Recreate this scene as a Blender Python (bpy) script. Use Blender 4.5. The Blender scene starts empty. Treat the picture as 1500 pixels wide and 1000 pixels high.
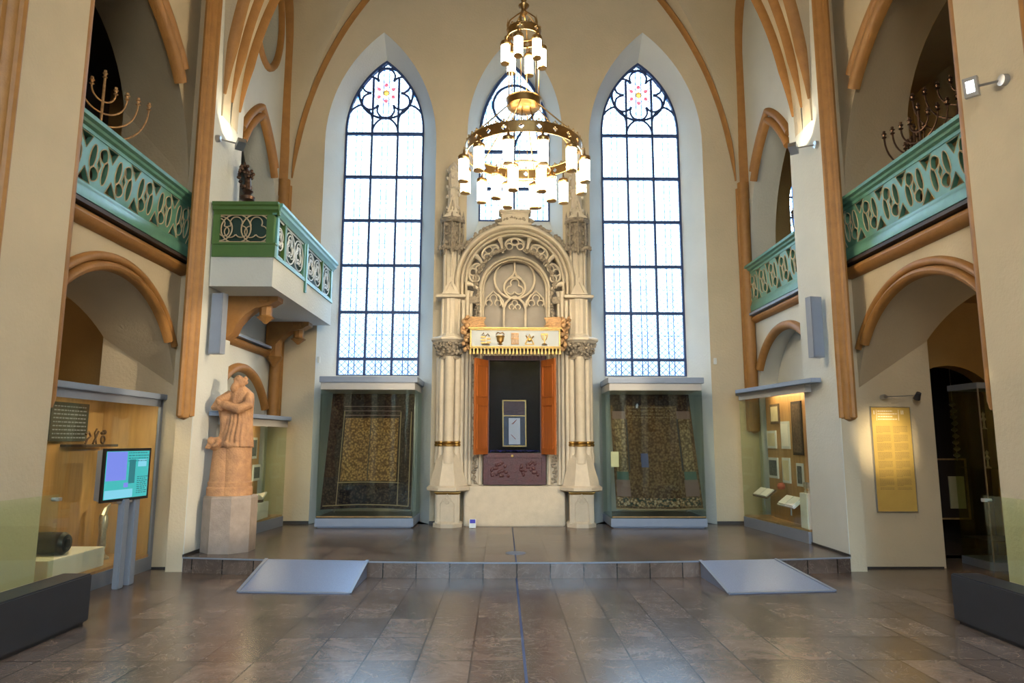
import bpy, bmesh, math, random
from mathutils import Vector, Matrix
from mathutils.geometry import tessellate_polygon
random.seed(7)
PI = math.pi
R = math.radians
scn = bpy.context.scene
col = scn.collection

# ------------------------------------------------------------------ camera
cam_d = bpy.data.cameras.new('camera')
cam_d.sensor_width = 36.0
cam_d.lens = 24.0
cam_d.clip_end = 200
cam = bpy.data.objects.new('camera', cam_d)
col.objects.link(cam)
_p, _y, _r = R(8.25), R(-0.74), R(0.12)
_M = Matrix.Rotation(_y, 3, 'Z')
_f = _M @ Vector((0, math.cos(_p), math.sin(_p)))
_u = _M @ Vector((0, -math.sin(_p), math.cos(_p)))
_x = _M @ Vector((1, 0, 0))
_x2 = _x * math.cos(_r) + _u * math.sin(_r)
_u2 = _u * math.cos(_r) - _x * math.sin(_r)
cam.matrix_world = Matrix(((_x2.x, _u2.x, -_f.x, -0.2), (_x2.y, _u2.y, -_f.y, 0.0), (_x2.z, _u2.z, -_f.z, 1.6), (0, 0, 0, 1)))
scn.camera = cam

# ------------------------------------------------------------------ world, exposure
W = bpy.data.worlds.new('sky')
scn.world = W
W.use_nodes = True
_bg = W.node_tree.nodes['Background']
_bg.inputs[0].default_value = (0.52, 0.77, 1.0, 1)
_wn, _wl = W.node_tree.nodes, W.node_tree.links
_tc = _wn.new('ShaderNodeTexCoord'); _sx = _wn.new('ShaderNodeSeparateXYZ'); _wl.new(_tc.outputs['Generated'], _sx.inputs[0])
_mr = _wn.new('ShaderNodeMapRange'); _mr.inputs['From Min'].default_value = 0.10; _mr.inputs['From Max'].default_value = 0.42
_mr.inputs['To Min'].default_value = 5.0; _mr.inputs['To Max'].default_value = 26.0
_wl.new(_sx.outputs[2], _mr.inputs['Value']); _wl.new(_mr.outputs[0], _bg.inputs[1])      # overcast sky, darker towards the horizon
scn.view_settings.view_transform = 'Standard'
scn.view_settings.look = 'None'
scn.view_settings.exposure = 0.65
scn.view_settings.gamma = 1.0
scn.view_settings.use_curve_mapping = False
LAMP = 35.0          # radiance of the chandelier shades

# portals at the windows help the daylight in
def portal(name, loc, sx, sy, rot):
    l = bpy.data.lights.new(name, 'AREA'); l.shape = 'RECTANGLE'; l.size = sx; l.size_y = sy
    l.cycles.is_portal = True
    o = bpy.data.objects.new(name, l); col.objects.link(o); o.location = loc; o.rotation_euler = rot
    return o
for x in (-2.49, 2.45):
    portal('window_daylight', (x, 12.78, 5.9), 1.6, 6.4, (R(-90), 0, 0))
portal('window_daylight', (0, 12.78, 7.4), 1.5, 3.2, (R(-90), 0, 0))

# ------------------------------------------------------------------ materials
MAT = {}
def mat(name, color, rough=0.6, metal=0.0, noise=0.0, nscale=3.0, bump=0.0, bscale=40.0, color2=None, emit=None, estr=0.0, spec=None, stretch=(1, 1, 1)):
    m = bpy.data.materials.new(name); m.use_nodes = True
    nt = m.node_tree; N = nt.nodes; L = nt.links
    b = N['Principled BSDF']
    b.inputs['Base Color'].default_value = (*color, 1)
    b.inputs['Roughness'].default_value = rough
    b.inputs['Metallic'].default_value = metal
    if spec is not None: b.inputs['Specular IOR Level'].default_value = spec
    if emit: b.inputs['Emission Color'].default_value = (*emit, 1); b.inputs['Emission Strength'].default_value = estr
    if noise > 0 or bump > 0:
        tc = N.new('ShaderNodeTexCoord'); mp = N.new('ShaderNodeMapping'); mp.inputs['Scale'].default_value = stretch
        L.new(tc.outputs['Object'], mp.inputs[0])
    if noise > 0:
        n = N.new('ShaderNodeTexNoise'); n.inputs['Scale'].default_value = nscale; n.inputs['Detail'].default_value = 6; n.inputs['Roughness'].default_value = 0.6
        L.new(mp.outputs[0], n.inputs['Vector'])
        cr = N.new('ShaderNodeValToRGB')
        cr.color_ramp.elements[0].position = 0.3; cr.color_ramp.elements[1].position = 0.7
        c2 = color2 or tuple(c * (1 - noise) for c in color)
        cr.color_ramp.elements[0].color = (*c2, 1); cr.color_ramp.elements[1].color = (*color, 1)
        L.new(n.outputs['Fac'], cr.inputs[0]); L.new(cr.outputs[0], b.inputs['Base Color'])
    if bump > 0:
        n2 = N.new('ShaderNodeTexNoise'); n2.inputs['Scale'].default_value = bscale; n2.inputs['Detail'].default_value = 4
        L.new(mp.outputs[0], n2.inputs['Vector'])
        bp = N.new('ShaderNodeBump'); bp.inputs['Strength'].default_value = bump; bp.inputs['Distance'].default_value = 0.02
        L.new(n2.outputs['Fac'], bp.inputs['Height']); L.new(bp.outputs[0], b.inputs['Normal'])
    MAT[name] = m
    return m

mat('plaster', (0.50, 0.42, 0.29), 0.85, noise=0.09, nscale=1.6, bump=0.25, bscale=30)
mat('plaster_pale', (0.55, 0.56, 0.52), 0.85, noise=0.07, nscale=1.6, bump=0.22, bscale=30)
mat('plaster_ochre', (0.42, 0.27, 0.10), 0.85, noise=0.14, nscale=2.0, bump=0.25, bscale=30)
mat('ochre_trim', (0.33, 0.155, 0.038), 0.55, noise=0.22, nscale=7, bump=0.15, bscale=50)
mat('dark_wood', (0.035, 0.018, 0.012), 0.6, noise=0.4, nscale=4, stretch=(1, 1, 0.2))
mat('skirting', (0.03, 0.027, 0.025), 0.5)
mat('stone', (0.54, 0.465, 0.345), 0.65, noise=0.16, nscale=7, bump=0.2, bscale=60)
mat('stone_shade', (0.30, 0.27, 0.23), 0.8, noise=0.15, nscale=6)  # darker stone puts the shade of the recess into the colour
mat('lintel_white', (0.40, 0.42, 0.40), 0.5)
mat('stone_carved', (0.36, 0.30, 0.215), 0.7, noise=0.55, nscale=22, bump=0.6, bscale=70, color2=(0.15, 0.12, 0.085))  # carvings darkened to put back relief shade that the frontal spots flatten
mat('gilding', (0.42, 0.25, 0.07), 0.3, metal=0.85, noise=0.3, nscale=30, bump=0.2)
mat('tan_carving', (0.62, 0.36, 0.16), 0.5, noise=0.45, nscale=25, bump=0.6, bscale=60, metal=0.2)
mat('brass', (0.42, 0.27, 0.11), 0.32, metal=1.0, noise=0.2, nscale=20)
mat('grey_metal', (0.26, 0.29, 0.35), 0.42, metal=0.35, noise=0.08, nscale=8)
mat('grey_lid', (0.23, 0.275, 0.36), 0.45, noise=0.06, nscale=8)
mat('fascia_grey', (0.42, 0.40, 0.37), 0.5)
mat('ramp_metal', (0.27, 0.32, 0.46), 0.38, metal=0.3, noise=0.3, nscale=120)
mat('steel', (0.45, 0.46, 0.48), 0.3, metal=0.9)
mat('dark_bench', (0.022, 0.022, 0.026), 0.45, noise=0.15, nscale=6)
mat('green_paint', (0.035, 0.165, 0.085), 0.34, noise=0.15, nscale=8)
mat('green_deep', (0.10, 0.17, 0.035), 0.4, noise=0.15, nscale=8)
mat('green_front', (0.07, 0.15, 0.03), 0.45, noise=0.12, nscale=8)
mat('green_back', (0.008, 0.035, 0.02), 0.6)
mat('tracery_line', (0.46, 0.36, 0.22), 0.45)
mat('teal_paint', (0.10, 0.26, 0.19), 0.3, noise=0.2, nscale=10)
mat('white_paint', (0.58, 0.60, 0.58), 0.4)
mat('panel_wood', (0.46, 0.26, 0.10), 0.5, noise=0.35, nscale=5, stretch=(3, 3, 0.35))
mat('door_wood', (0.42, 0.115, 0.02), 0.38, noise=0.35, nscale=6, stretch=(5, 5, 0.4))
mat('mahogany', (0.075, 0.016, 0.016), 0.45, noise=0.4, nscale=9, bump=0.3)
mat('navy_cloth', (0.006, 0.010, 0.022), 0.8, noise=0.3)
mat('blue_cloth', (0.06, 0.06, 0.55), 0.7, noise=0.6, nscale=9)
mat('black', (0.008, 0.008, 0.009), 0.35)
mat('bronze', (0.10, 0.055, 0.035), 0.35, metal=0.8, noise=0.3, nscale=20)
mat('dark_iron', (0.025, 0.05, 0.14), 0.5, metal=0.2)  # bluer than iron: flare around the window bars put into the colour
mat('sandstone', (0.50, 0.265, 0.12), 0.75, noise=0.35, nscale=9, bump=0.5, bscale=50, color2=(0.30, 0.15, 0.075))
mat('pedestal_stone', (0.34, 0.27, 0.22), 0.7, noise=0.28, nscale=7, bump=0.3, bscale=60)
mat('paper', (0.75, 0.73, 0.66), 0.8, noise=0.05)
mat('paper_yellow', (0.62, 0.55, 0.36), 0.8, noise=0.15)
mat('print_grey', (0.16, 0.17, 0.17), 0.7, noise=0.7, nscale=30)
mat('print_brown', (0.16, 0.10, 0.06), 0.7, noise=0.7, nscale=30)
mat('ink', (0.05, 0.045, 0.04), 0.8)
mat('white_box', (0.78, 0.74, 0.66), 0.6)
mat('red_clay', (0.40, 0.10, 0.05), 0.5)
mat('plaque_gold', (0.50, 0.335, 0.085), 0.45, noise=0.1, nscale=6)
mat('plaque_text', (0.22, 0.15, 0.06), 0.6)
mat('plaque_title', (0.70, 0.60, 0.45), 0.6)
mat('tablet_dark', (0.04, 0.045, 0.04), 0.6, noise=0.3)
mat('silver', (0.55, 0.5, 0.42), 0.3, metal=0.8, noise=0.3, nscale=30)
mat('shade_glass', (1.0, 0.9, 0.7), 0.4, emit=(1.0, 0.84, 0.58), estr=LAMP)
mat('spot_lens', (1, 1, 1), 0.4, emit=(0.85, 0.93, 1.0), estr=2.2)
mat('tassel_gold', (0.75, 0.55, 0.20), 0.5); mat('leaf_gold', (0.55, 0.40, 0.15), 0.4, metal=0.5)

def nt_of(m): return m.node_tree, m.node_tree.nodes, m.node_tree.links
def floor_material():
    m = bpy.data.materials.new('marble_tiles'); m.use_nodes = True
    nt, N, L = nt_of(m); b = N['Principled BSDF']
    tc = N.new('ShaderNodeTexCoord'); mp = N.new('ShaderNodeMapping'); mp.inputs['Location'].default_value = (0.03, 0.1, 0)
    L.new(tc.outputs['Object'], mp.inputs[0])
    br = N.new('ShaderNodeTexBrick'); br.offset = 0.0; br.squash = 1.0
    br.inputs['Scale'].default_value = 1.0; br.inputs['Brick Width'].default_value = 0.395; br.inputs['Row Height'].default_value = 0.60
    br.inputs['Mortar Size'].default_value = 0.007; br.inputs['Mortar Smooth'].default_value = 0.1; br.inputs['Bias'].default_value = 0.0
    br.inputs['Color1'].default_value = (0.088, 0.062, 0.048, 1); br.inputs['Color2'].default_value = (0.175, 0.125, 0.097, 1); br.inputs['Mortar'].default_value = (0.012, 0.009, 0.008, 1)
    L.new(mp.outputs[0], br.inputs[0])
    n = N.new('ShaderNodeTexNoise'); n.inputs['Scale'].default_value = 2.6; n.inputs['Detail'].default_value = 9; n.inputs['Roughness'].default_value = 0.7; n.inputs['Distortion'].default_value = 1.2
    L.new(tc.outputs['Object'], n.inputs['Vector'])
    cr = N.new('ShaderNodeValToRGB'); cr.color_ramp.elements[0].position = 0.34; cr.color_ramp.elements[1].position = 0.72
    cr.color_ramp.elements[0].color = (0.62, 0.60, 0.60, 1); cr.color_ramp.elements[1].color = (1.35, 1.32, 1.3, 1)
    L.new(n.outputs['Fac'], cr.inputs[0])
    mx = N.new('ShaderNodeMix'); mx.data_type = 'RGBA'; mx.blend_type = 'MULTIPLY'; mx.inputs[0].default_value = 1.0
    L.new(br.outputs['Color'], mx.inputs[6]); L.new(cr.outputs[0], mx.inputs[7])
    # pale veins
    v = N.new('ShaderNodeTexNoise'); v.inputs['Scale'].default_value = 3.5; v.inputs['Detail'].default_value = 4; v.inputs['Distortion'].default_value = 2.5
    L.new(tc.outputs['Object'], v.inputs['Vector'])
    vr = N.new('ShaderNodeValToRGB'); e = vr.color_ramp.elements; e[0].position = 0.485; e[0].color = (0, 0, 0, 1); e[1].position = 0.5; e[1].color = (0.35, 0.35, 0.35, 1)
    e2 = vr.color_ramp.elements.new(0.515); e2.color = (0, 0, 0, 1)
    L.new(v.outputs['Fac'], vr.inputs[0])
    m2 = N.new('ShaderNodeMix'); m2.data_type = 'RGBA'; L.new(vr.outputs[0], m2.inputs[0]); L.new(mx.outputs[2], m2.inputs[6]); m2.inputs[7].default_value = (0.30, 0.24, 0.19, 1)
    L.new(m2.outputs[2], b.inputs['Base Color'])
    rn = N.new('ShaderNodeMapRange'); rn.inputs['To Min'].default_value = 0.19; rn.inputs['To Max'].default_value = 0.30
    L.new(n.outputs['Fac'], rn.inputs['Value']); L.new(rn.outputs[0], b.inputs['Roughness'])
    bp = N.new('ShaderNodeBump'); bp.inputs['Strength'].default_value = 0.25; bp.inputs['Distance'].default_value = 0.004; bp.invert = True
    L.new(br.outputs['Fac'], bp.inputs['Height']); L.new(bp.outputs[0], b.inputs['Normal'])
    b.inputs['Specular IOR Level'].default_value = 0.85
    MAT['floor'] = m
floor_material()

def glass_material(name, tint, refl=1.0):
    m = bpy.data.materials.new(name); m.use_nodes = True
    nt, N, L = nt_of(m); N.remove(N['Principled BSDF']); out = N['Material Output']
    t = N.new('ShaderNodeBsdfTransparent'); t.inputs[0].default_value = (*tint, 1)
    g = N.new('ShaderNodeBsdfGlossy'); g.inputs['Roughness'].default_value = 0.02; g.inputs[0].default_value = (0.9, 1.0, 0.95, 1)
    lw = N.new('ShaderNodeLayerWeight'); lw.inputs[0].default_value = 0.5
    pw = N.new('ShaderNodeMath'); pw.operation = 'POWER'; pw.inputs[1].default_value = 5.0; L.new(lw.outputs['Facing'], pw.inputs[0])
    mm = N.new('ShaderNodeMath'); mm.operation = 'MULTIPLY_ADD'; mm.inputs[1].default_value = 0.75; mm.inputs[2].default_value = 0.035 * refl; L.new(pw.outputs[0], mm.inputs[0])
    mx = N.new('ShaderNodeMixShader'); L.new(mm.outputs[0], mx.inputs[0]); L.new(t.outputs[0], mx.inputs[1]); L.new(g.outputs[0], mx.inputs[2])
    L.new(mx.outputs[0], out.inputs[0]); MAT[name] = m
glass_material('case_glass', (0.93, 0.97, 0.94))
glass_material('guard_glass', (0.92, 0.96, 0.87))
glass_material('ark_glass', (0.75, 0.80, 0.88), 0.55)
glass_material('clear_pane', (0.95, 0.97, 1.0), 1.0)

def window_glass():
    m = bpy.data.materials.new('leaded_glass'); m.use_nodes = True
    nt, N, L = nt_of(m); N.remove(N['Principled BSDF']); out = N['Material Output']
    tc = N.new('ShaderNodeTexCoord'); sp = N.new('ShaderNodeSeparateXYZ'); L.new(tc.outputs['Object'], sp.inputs[0])
    def wave(src, period, width, off=0.0):
        a = N.new('ShaderNodeMath'); a.operation = 'MULTIPLY_ADD'; L.new(src, a.inputs[0]); a.inputs[1].default_value = 1 / period; a.inputs[2].default_value = off + 100
        f = N.new('ShaderNodeMath'); f.operation = 'FRACT'; L.new(a.outputs[0], f.inputs[0])
        c = N.new('ShaderNodeMath'); c.operation = 'LESS_THAN'; L.new(f.outputs[0], c.inputs[0]); c.inputs[1].default_value = width / period
        return c.outputs[0]
    def mx_(a, b):
        q = N.new('ShaderNodeMath'); q.operation = 'MAXIMUM'; L.new(a, q.inputs[0]); L.new(b, q.inputs[1]); return q.outputs[0]
    ad = N.new('ShaderNodeMath'); ad.operation = 'ADD'; L.new(sp.outputs[0], ad.inputs[0]); L.new(sp.outputs[2], ad.inputs[1])
    sb = N.new('ShaderNodeMath'); sb.operation = 'SUBTRACT'; L.new(sp.outputs[0], sb.inputs[0]); L.new(sp.outputs[2], sb.inputs[1])
    lat = mx_(wave(ad.outputs[0], 0.125, 0.017), wave(sb.outputs[0], 0.125, 0.017))
    vo = N.new('ShaderNodeTexVoronoi'); vo.feature = 'DISTANCE_TO_EDGE'; vo.inputs['Scale'].default_value = 14; L.new(tc.outputs['Object'], vo.inputs['Vector'])
    vl = N.new('ShaderNodeMath'); vl.operation = 'LESS_THAN'; L.new(vo.outputs['Distance'], vl.inputs[0]); vl.inputs[1].default_value = 0.07
    pat = lat
    bars = wave(sp.outputs[2], 0.44, 0.012, 0.3)
    edge = mx_(wave(sp.outputs[0], 0.5, 0.018, -0.09), wave(sp.outputs[0], 0.5, 0.018, -0.88))
    edge = mx_(edge, bars)
    c1 = N.new('ShaderNodeMix'); c1.data_type = 'RGBA'; L.new(pat, c1.inputs[0]); c1.inputs[6].default_value = (0.30, 0.30, 0.30, 1); c1.inputs[7].default_value = (0.03, 0.05, 0.08, 1)
    c2 = N.new('ShaderNodeMix'); c2.data_type = 'RGBA'; L.new(edge, c2.inputs[0]); L.new(c1.outputs[2], c2.inputs[6]); c2.inputs[7].default_value = (0.008, 0.03, 0.08, 1)
    t = N.new('ShaderNodeBsdfTransparent'); L.new(c2.outputs[2], t.inputs[0]); L.new(t.outputs[0], out.inputs[0])
    MAT['window_glass'] = m
window_glass()
def stained(name, c):
    m = bpy.data.materials.new(name); m.use_nodes = True
    nt, N, L = nt_of(m); N.remove(N['Principled BSDF'])
    t = N.new('ShaderNodeBsdfTransparent'); t.inputs[0].default_value = (*c, 1); L.new(t.outputs[0], N['Material Output'].inputs[0]); MAT[name] = m
stained('glass_rose', (0.75, 0.10, 0.10)); stained('glass_pink', (0.62, 0.42, 0.44)); stained('glass_gold', (0.75, 0.35, 0.05)); stained('glass_lilac', (0.62, 0.58, 0.72))

def carpet_material(name, dark, mid, gold, scale):
    m = bpy.data.materials.new(name); m.use_nodes = True
    nt, N, L = nt_of(m); b = N['Principled BSDF']; b.inputs['Roughness'].default_value = 0.95; b.inputs['Specular IOR Level'].default_value = 0.1
    tc = N.new('ShaderNodeTexCoord')
    vo = N.new('ShaderNodeTexVoronoi'); vo.inputs['Scale'].default_value = scale; L.new(tc.outputs['Object'], vo.inputs['Vector'])
    n = N.new('ShaderNodeTexNoise'); n.inputs['Scale'].default_value = scale * 1.6; n.inputs['Detail'].default_value = 3; L.new(tc.outputs['Object'], n.inputs['Vector'])
    ad = N.new('ShaderNodeMath'); ad.operation = 'MULTIPLY'; L.new(vo.outputs['Distance'], ad.inputs[0]); L.new(n.outputs['Fac'], ad.inputs[1])
    cr = N.new('ShaderNodeValToRGB'); e = cr.color_ramp.elements; e[0].position = 0.08; e[0].color = (*gold, 1); e[1].position = 0.36; e[1].color = (*dark, 1)
    k = e.new(0.2); k.color = (*mid, 1)
    L.new(ad.outputs[0], cr.inputs[0]); L.new(cr.outputs[0], b.inputs['Base Color']); MAT[name] = m
carpet_material('carpet_border', (0.012, 0.008, 0.010), (0.028, 0.018, 0.018), (0.055, 0.038, 0.025), 24)
carpet_material('carpet_field', (0.08, 0.04, 0.018), (0.19, 0.105, 0.04), (0.30, 0.18, 0.065), 26)
carpet_material('curtain_field', (0.05, 0.026, 0.015), (0.10, 0.058, 0.03), (0.13, 0.09, 0.045), 24)
carpet_material('curtain_column', (0.07, 0.045, 0.025), (0.15, 0.11, 0.06), (0.22, 0.16, 0.09), 22)
carpet_material('curtain_edge', (0.02, 0.03, 0.025), (0.20, 0.12, 0.06), (0.30, 0.25, 0.17), 22)
mat('thread_gold', (0.20, 0.14, 0.07), 0.8); mat('thread_dark', (0.02, 0.018, 0.018), 0.9); mat('thread_green', (0.03, 0.07, 0.055), 0.8); mat('thread_blue', (0.03, 0.04, 0.12), 0.8); mat('thread_pink', (0.12, 0.07, 0.06), 0.8)

def screen_material():
    m = bpy.data.materials.new('lit_screen'); m.use_nodes = True
    nt, N, L = nt_of(m); b = N['Principled BSDF']; b.inputs['Base Color'].default_value = (0.01, 0.01, 0.01, 1); b.inputs['Roughness'].default_value = 0.25
    b.inputs['Emission Color'].default_value = (0.06, 0.62, 0.62, 1); b.inputs['Emission Strength'].default_value = 0.5
    MAT['screen'] = m
    for nm, c in (('screen_violet', (0.22, 0.30, 0.95)), ('screen_text', (0.02, 0.22, 0.25)), ('screen_pale', (0.25, 0.75, 0.95))):
        mat(nm, (0.01, 0.01, 0.01), 0.3, emit=c, estr=0.55)
screen_material()

# ------------------------------------------------------------------ mesh builder
def world_origin(o):
    v = Vector((0, 0, 0))
    while o is not None:
        v += o.location; o = o.parent
    return v
class MB:
    def __init__(self): self.v = []; self.f = []
    def add(self, vs, fs):
        k = len(self.v); self.v += [Vector(p) for p in vs]; self.f += [tuple(i + k for i in f) for f in fs]; return self
    def box(self, x0, x1, y0, y1, z0, z1):
        return self.add([(x0, y0, z0), (x1, y0, z0), (x1, y1, z0), (x0, y1, z0), (x0, y0, z1), (x1, y0, z1), (x1, y1, z1), (x0, y1, z1)],
                        [(0, 3, 2, 1), (4, 5, 6, 7), (0, 1, 5, 4), (1, 2, 6, 5), (2, 3, 7, 6), (3, 0, 4, 7)])
    def bbox(self, x0, x1, y0, y1, z0, z1, b=0.01):
        if x1 < x0: x0, x1 = x1, x0
        if y1 < y0: y0, y1 = y1, y0
        bm = bmesh.new(); bmesh.ops.create_cube(bm, size=1.0)
        for v in bm.verts: v.co = Vector(((x0 + x1) / 2 + v.co.x * (x1 - x0), (y0 + y1) / 2 + v.co.y * (y1 - y0), (z0 + z1) / 2 + v.co.z * (z1 - z0)))
        bmesh.ops.bevel(bm, geom=bm.edges[:], offset=min(b, 0.3 * min(x1 - x0, y1 - y0, z1 - z0)), segments=2, affect='EDGES')
        return self._bm(bm)
    def _bm(self, bm, M=None):
        bm.verts.index_update(); k = len(self.v)
        for v in bm.verts: self.v.append((M @ v.co) if M else v.co.copy())
        for f in bm.faces: self.f.append(tuple(v.index + k for v in f.verts))
        bm.free(); return self
    def obox(self, c, sx, sy, sz, M=None):
        """box of half sizes about c, turned by the 3x3 M"""
        M = M or Matrix.Identity(3); c = Vector(c)
        vs = [c + M @ Vector((a * sx, b * sy, d * sz)) for d in (-1, 1) for (a, b) in ((-1, -1), (1, -1), (1, 1), (-1, 1))]
        return self.add(vs, [(0, 3, 2, 1), (4, 5, 6, 7), (0, 1, 5, 4), (1, 2, 6, 5), (2, 3, 7, 6), (3, 0, 4, 7)])
    def lathe(self, c, prof, n=16, axis='Z', a0=0, a1=2 * PI, M=None, phase=0):
        """prof: list of (radius, height)"""
        c = Vector(c); full = abs((a1 - a0) - 2 * PI) < 1e-6; m = n if full else n + 1; vs = []
        for (r, h) in prof:
            for i in range(m):
                a = a0 + (a1 - a0) * i / n + phase
                p = Vector((r * math.cos(a), r * math.sin(a), h))
                if axis == 'Y': p = Vector((p.x, p.z, p.y))
                if axis == 'X': p = Vector((p.z, p.x, p.y))
                if M: p = M @ p
                vs.append(c + p)
        fs = []
        for j in range(len(prof) - 1):
            for i in range(n):
                i2 = (i + 1) % m
                fs.append((j * m + i, j * m + i2, (j + 1) * m + i2, (j + 1) * m + i))
        if full:
            if prof[0][0] > 1e-5: fs.append(tuple(range(m))[::-1])
            if prof[-1][0] > 1e-5: fs.append(tuple((len(prof) - 1) * m + i for i in range(m)))
        return self.add(vs, fs)
    def tube(self, pts, r, n=8, closed=False, flat=1.0):
        pts = [Vector(p) for p in pts]; N_ = len(pts); vs = []; fs = []
        rr = r if hasattr(r, '__len__') else [r] * N_
        prev = None
        for i, p in enumerate(pts):
            if closed: t = pts[(i + 1) % N_] - pts[i - 1]
            else: t = pts[min(i + 1, N_ - 1)] - pts[max(i - 1, 0)]
            t.normalize()
            if prev is None:
                a = Vector((0, 0, 1)) if abs(t.z) < 0.9 else Vector((0, 1, 0)); s = t.cross(a).normalized()
            else:
                s = (prev - t * prev.dot(t)); s = s.normalized() if s.length > 1e-6 else t.orthogonal().normalized()
            prev = s; q = t.cross(s)
            for k in range(n):
                a = 2 * PI * k / n; vs.append(p + (s * math.cos(a) + q * math.sin(a) * flat) * rr[i])
        for i in range(N_ if closed else N_ - 1):
            j = (i + 1) % N_
            for k in range(n):
                k2 = (k + 1) % n; fs.append((i * n + k, i * n + k2, j * n + k2, j * n + k))
        if not closed: fs.append(tuple(range(n))[::-1]); fs.append(tuple((N_ - 1) * n + k for k in range(n)))
        return self.add(vs, fs)
    def sweep(self, pts, prof, nrm, closed=False, cap=True, taper=0):
        """prof points (a along the side, b along the normal) closed polygon"""
        pts = [Vector(p) for p in pts]; n = len(prof); vs = []; fs = []; N_ = len(pts)
        for i, p in enumerate(pts):
            if closed: t = pts[(i + 1) % N_] - pts[i - 1]
            else: t = pts[min(i + 1, N_ - 1)] - pts[max(i - 1, 0)]
            t.normalize()
            nn = Vector(nrm(p)) if callable(nrm) else Vector(nrm)
            nn = (nn - t * nn.dot(t)).normalized(); s = t.cross(nn)
            g = min(1.0, 0.25 + 0.75 * i / taper) if taper else 1.0
            for (a, b) in prof: vs.append(p + s * a * g + nn * b * g)
        for i in range(N_ if closed else N_ - 1):
            j = (i + 1) % N_
            for k in range(n):
                k2 = (k + 1) % n; fs.append((i * n + k, i * n + k2, j * n + k2, j * n + k))
        if not closed and cap: fs.append(tuple(range(n))[::-1]); fs.append(tuple((N_ - 1) * n + k for k in range(n)))
        return self.add(vs, fs)
    def slab(self, loops, fn, d0, d1, sides=True):
        """polygon with holes, extruded: fn(u, v, d) -> xyz"""
        tris = tessellate_polygon([[Vector((u, v, 0)) for (u, v) in lp] for lp in loops])
        flat = [p for lp in loops for p in lp]; n = len(flat)
        vs = [fn(u, v, d0) for (u, v) in flat] + [fn(u, v, d1) for (u, v) in flat]
        fs = [tuple(t) for t in tris] + [tuple(i + n for i in reversed(t)) for t in tris]
        if sides:
            k = 0
            for lp in loops:
                m = len(lp)
                for i in range(m):
                    j = (i + 1) % m; fs.append((k + i, k + j, n + k + j, n + k + i))
                k += m
        return self.add(vs, fs)
    def face(self, loops, fn):
        tris = tessellate_polygon([[Vector((u, v, 0)) for (u, v) in lp] for lp in loops])
        return self.add([fn(u, v) for lp in loops for (u, v) in lp], [tuple(t) for t in tris])
    def loft(self, A, B, closed=True):
        n = len(A); fs = []
        for i in range(n if closed else n - 1):
            j = (i + 1) % n; fs.append((i, j, n + j, n + i))
        return self.add(list(A) + list(B), fs)
    def ball(self, c, rx, ry=None, rz=None, n=8, m=6, M=None):
        ry = ry or rx; rz = rz or rx; c = Vector(c); vs = []; fs = []
        for j in range(m + 1):
            th = PI * j / m
            for i in range(n):
                ph = 2 * PI * i / n; p = Vector((rx * math.sin(th) * math.cos(ph), ry * math.sin(th) * math.sin(ph), rz * math.cos(th)))
                vs.append(c + (M @ p if M else p))
        for j in range(m):
            for i in range(n):
                i2 = (i + 1) % n; fs.append((j * n + i, (j + 1) * n + i, (j + 1) * n + i2, j * n + i2))
        return self.add(vs, fs)
    def build(self, name, m, parent=None, smooth=35, merge=True, origin=None):
        o0 = world_origin(parent) if parent is not None else Vector(origin or (0, 0, 0))
        me = bpy.data.meshes.new(name)
        me.from_pydata([tuple(v - o0) for v in self.v], [], self.f)
        bm = bmesh.new(); bm.from_mesh(me)
        if merge: bmesh.ops.remove_doubles(bm, verts=bm.verts, dist=1e-5)
        bmesh.ops.recalc_face_normals(bm, faces=bm.faces)
        bm.to_mesh(me); bm.free(); me.update()
        if smooth:
            me.polygons.foreach_set('use_smooth', [True] * len(me.polygons)); me.set_sharp_from_angle(angle=R(smooth))
        me.materials.append(MAT[m])
        o = bpy.data.objects.new(name, me); col.objects.link(o)
        if parent is not None: o.parent = parent
        else: o.location = o0
        return o
def thing(name, label, cat, loc=(0, 0, 0), group=None):
    o = bpy.data.objects.new(name, None); col.objects.link(o); o.location = loc; o.empty_display_size = 0.1
    o['label'] = label; o['category'] = cat
    if group: o['group'] = group
    return o
def tag(o, label, cat, group=None, kind=None):
    o['label'] = label; o['category'] = cat
    if group: o['group'] = group
    if kind: o['kind'] = kind
    return o
def struct(o, label=None, cat=None):
    o['kind'] = 'structure'
    if label: o['label'] = label
    if cat: o['category'] = cat
    return o
def struct_root(name, label, cat, loc=(0, 0, 0)):
    return struct(thing(name, label, cat, loc))
def copy_tree(o, loc, label=None, rotz=None, parent=None):
    c = o.copy(); col.objects.link(c)
    if parent is None:
        c.location = loc
        if rotz is not None: c.rotation_euler = (0, 0, rotz)
        if label: c['label'] = label
    else: c.parent = parent
    for ch in list(o.children): copy_tree(ch, None, parent=c)
    return c

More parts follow.
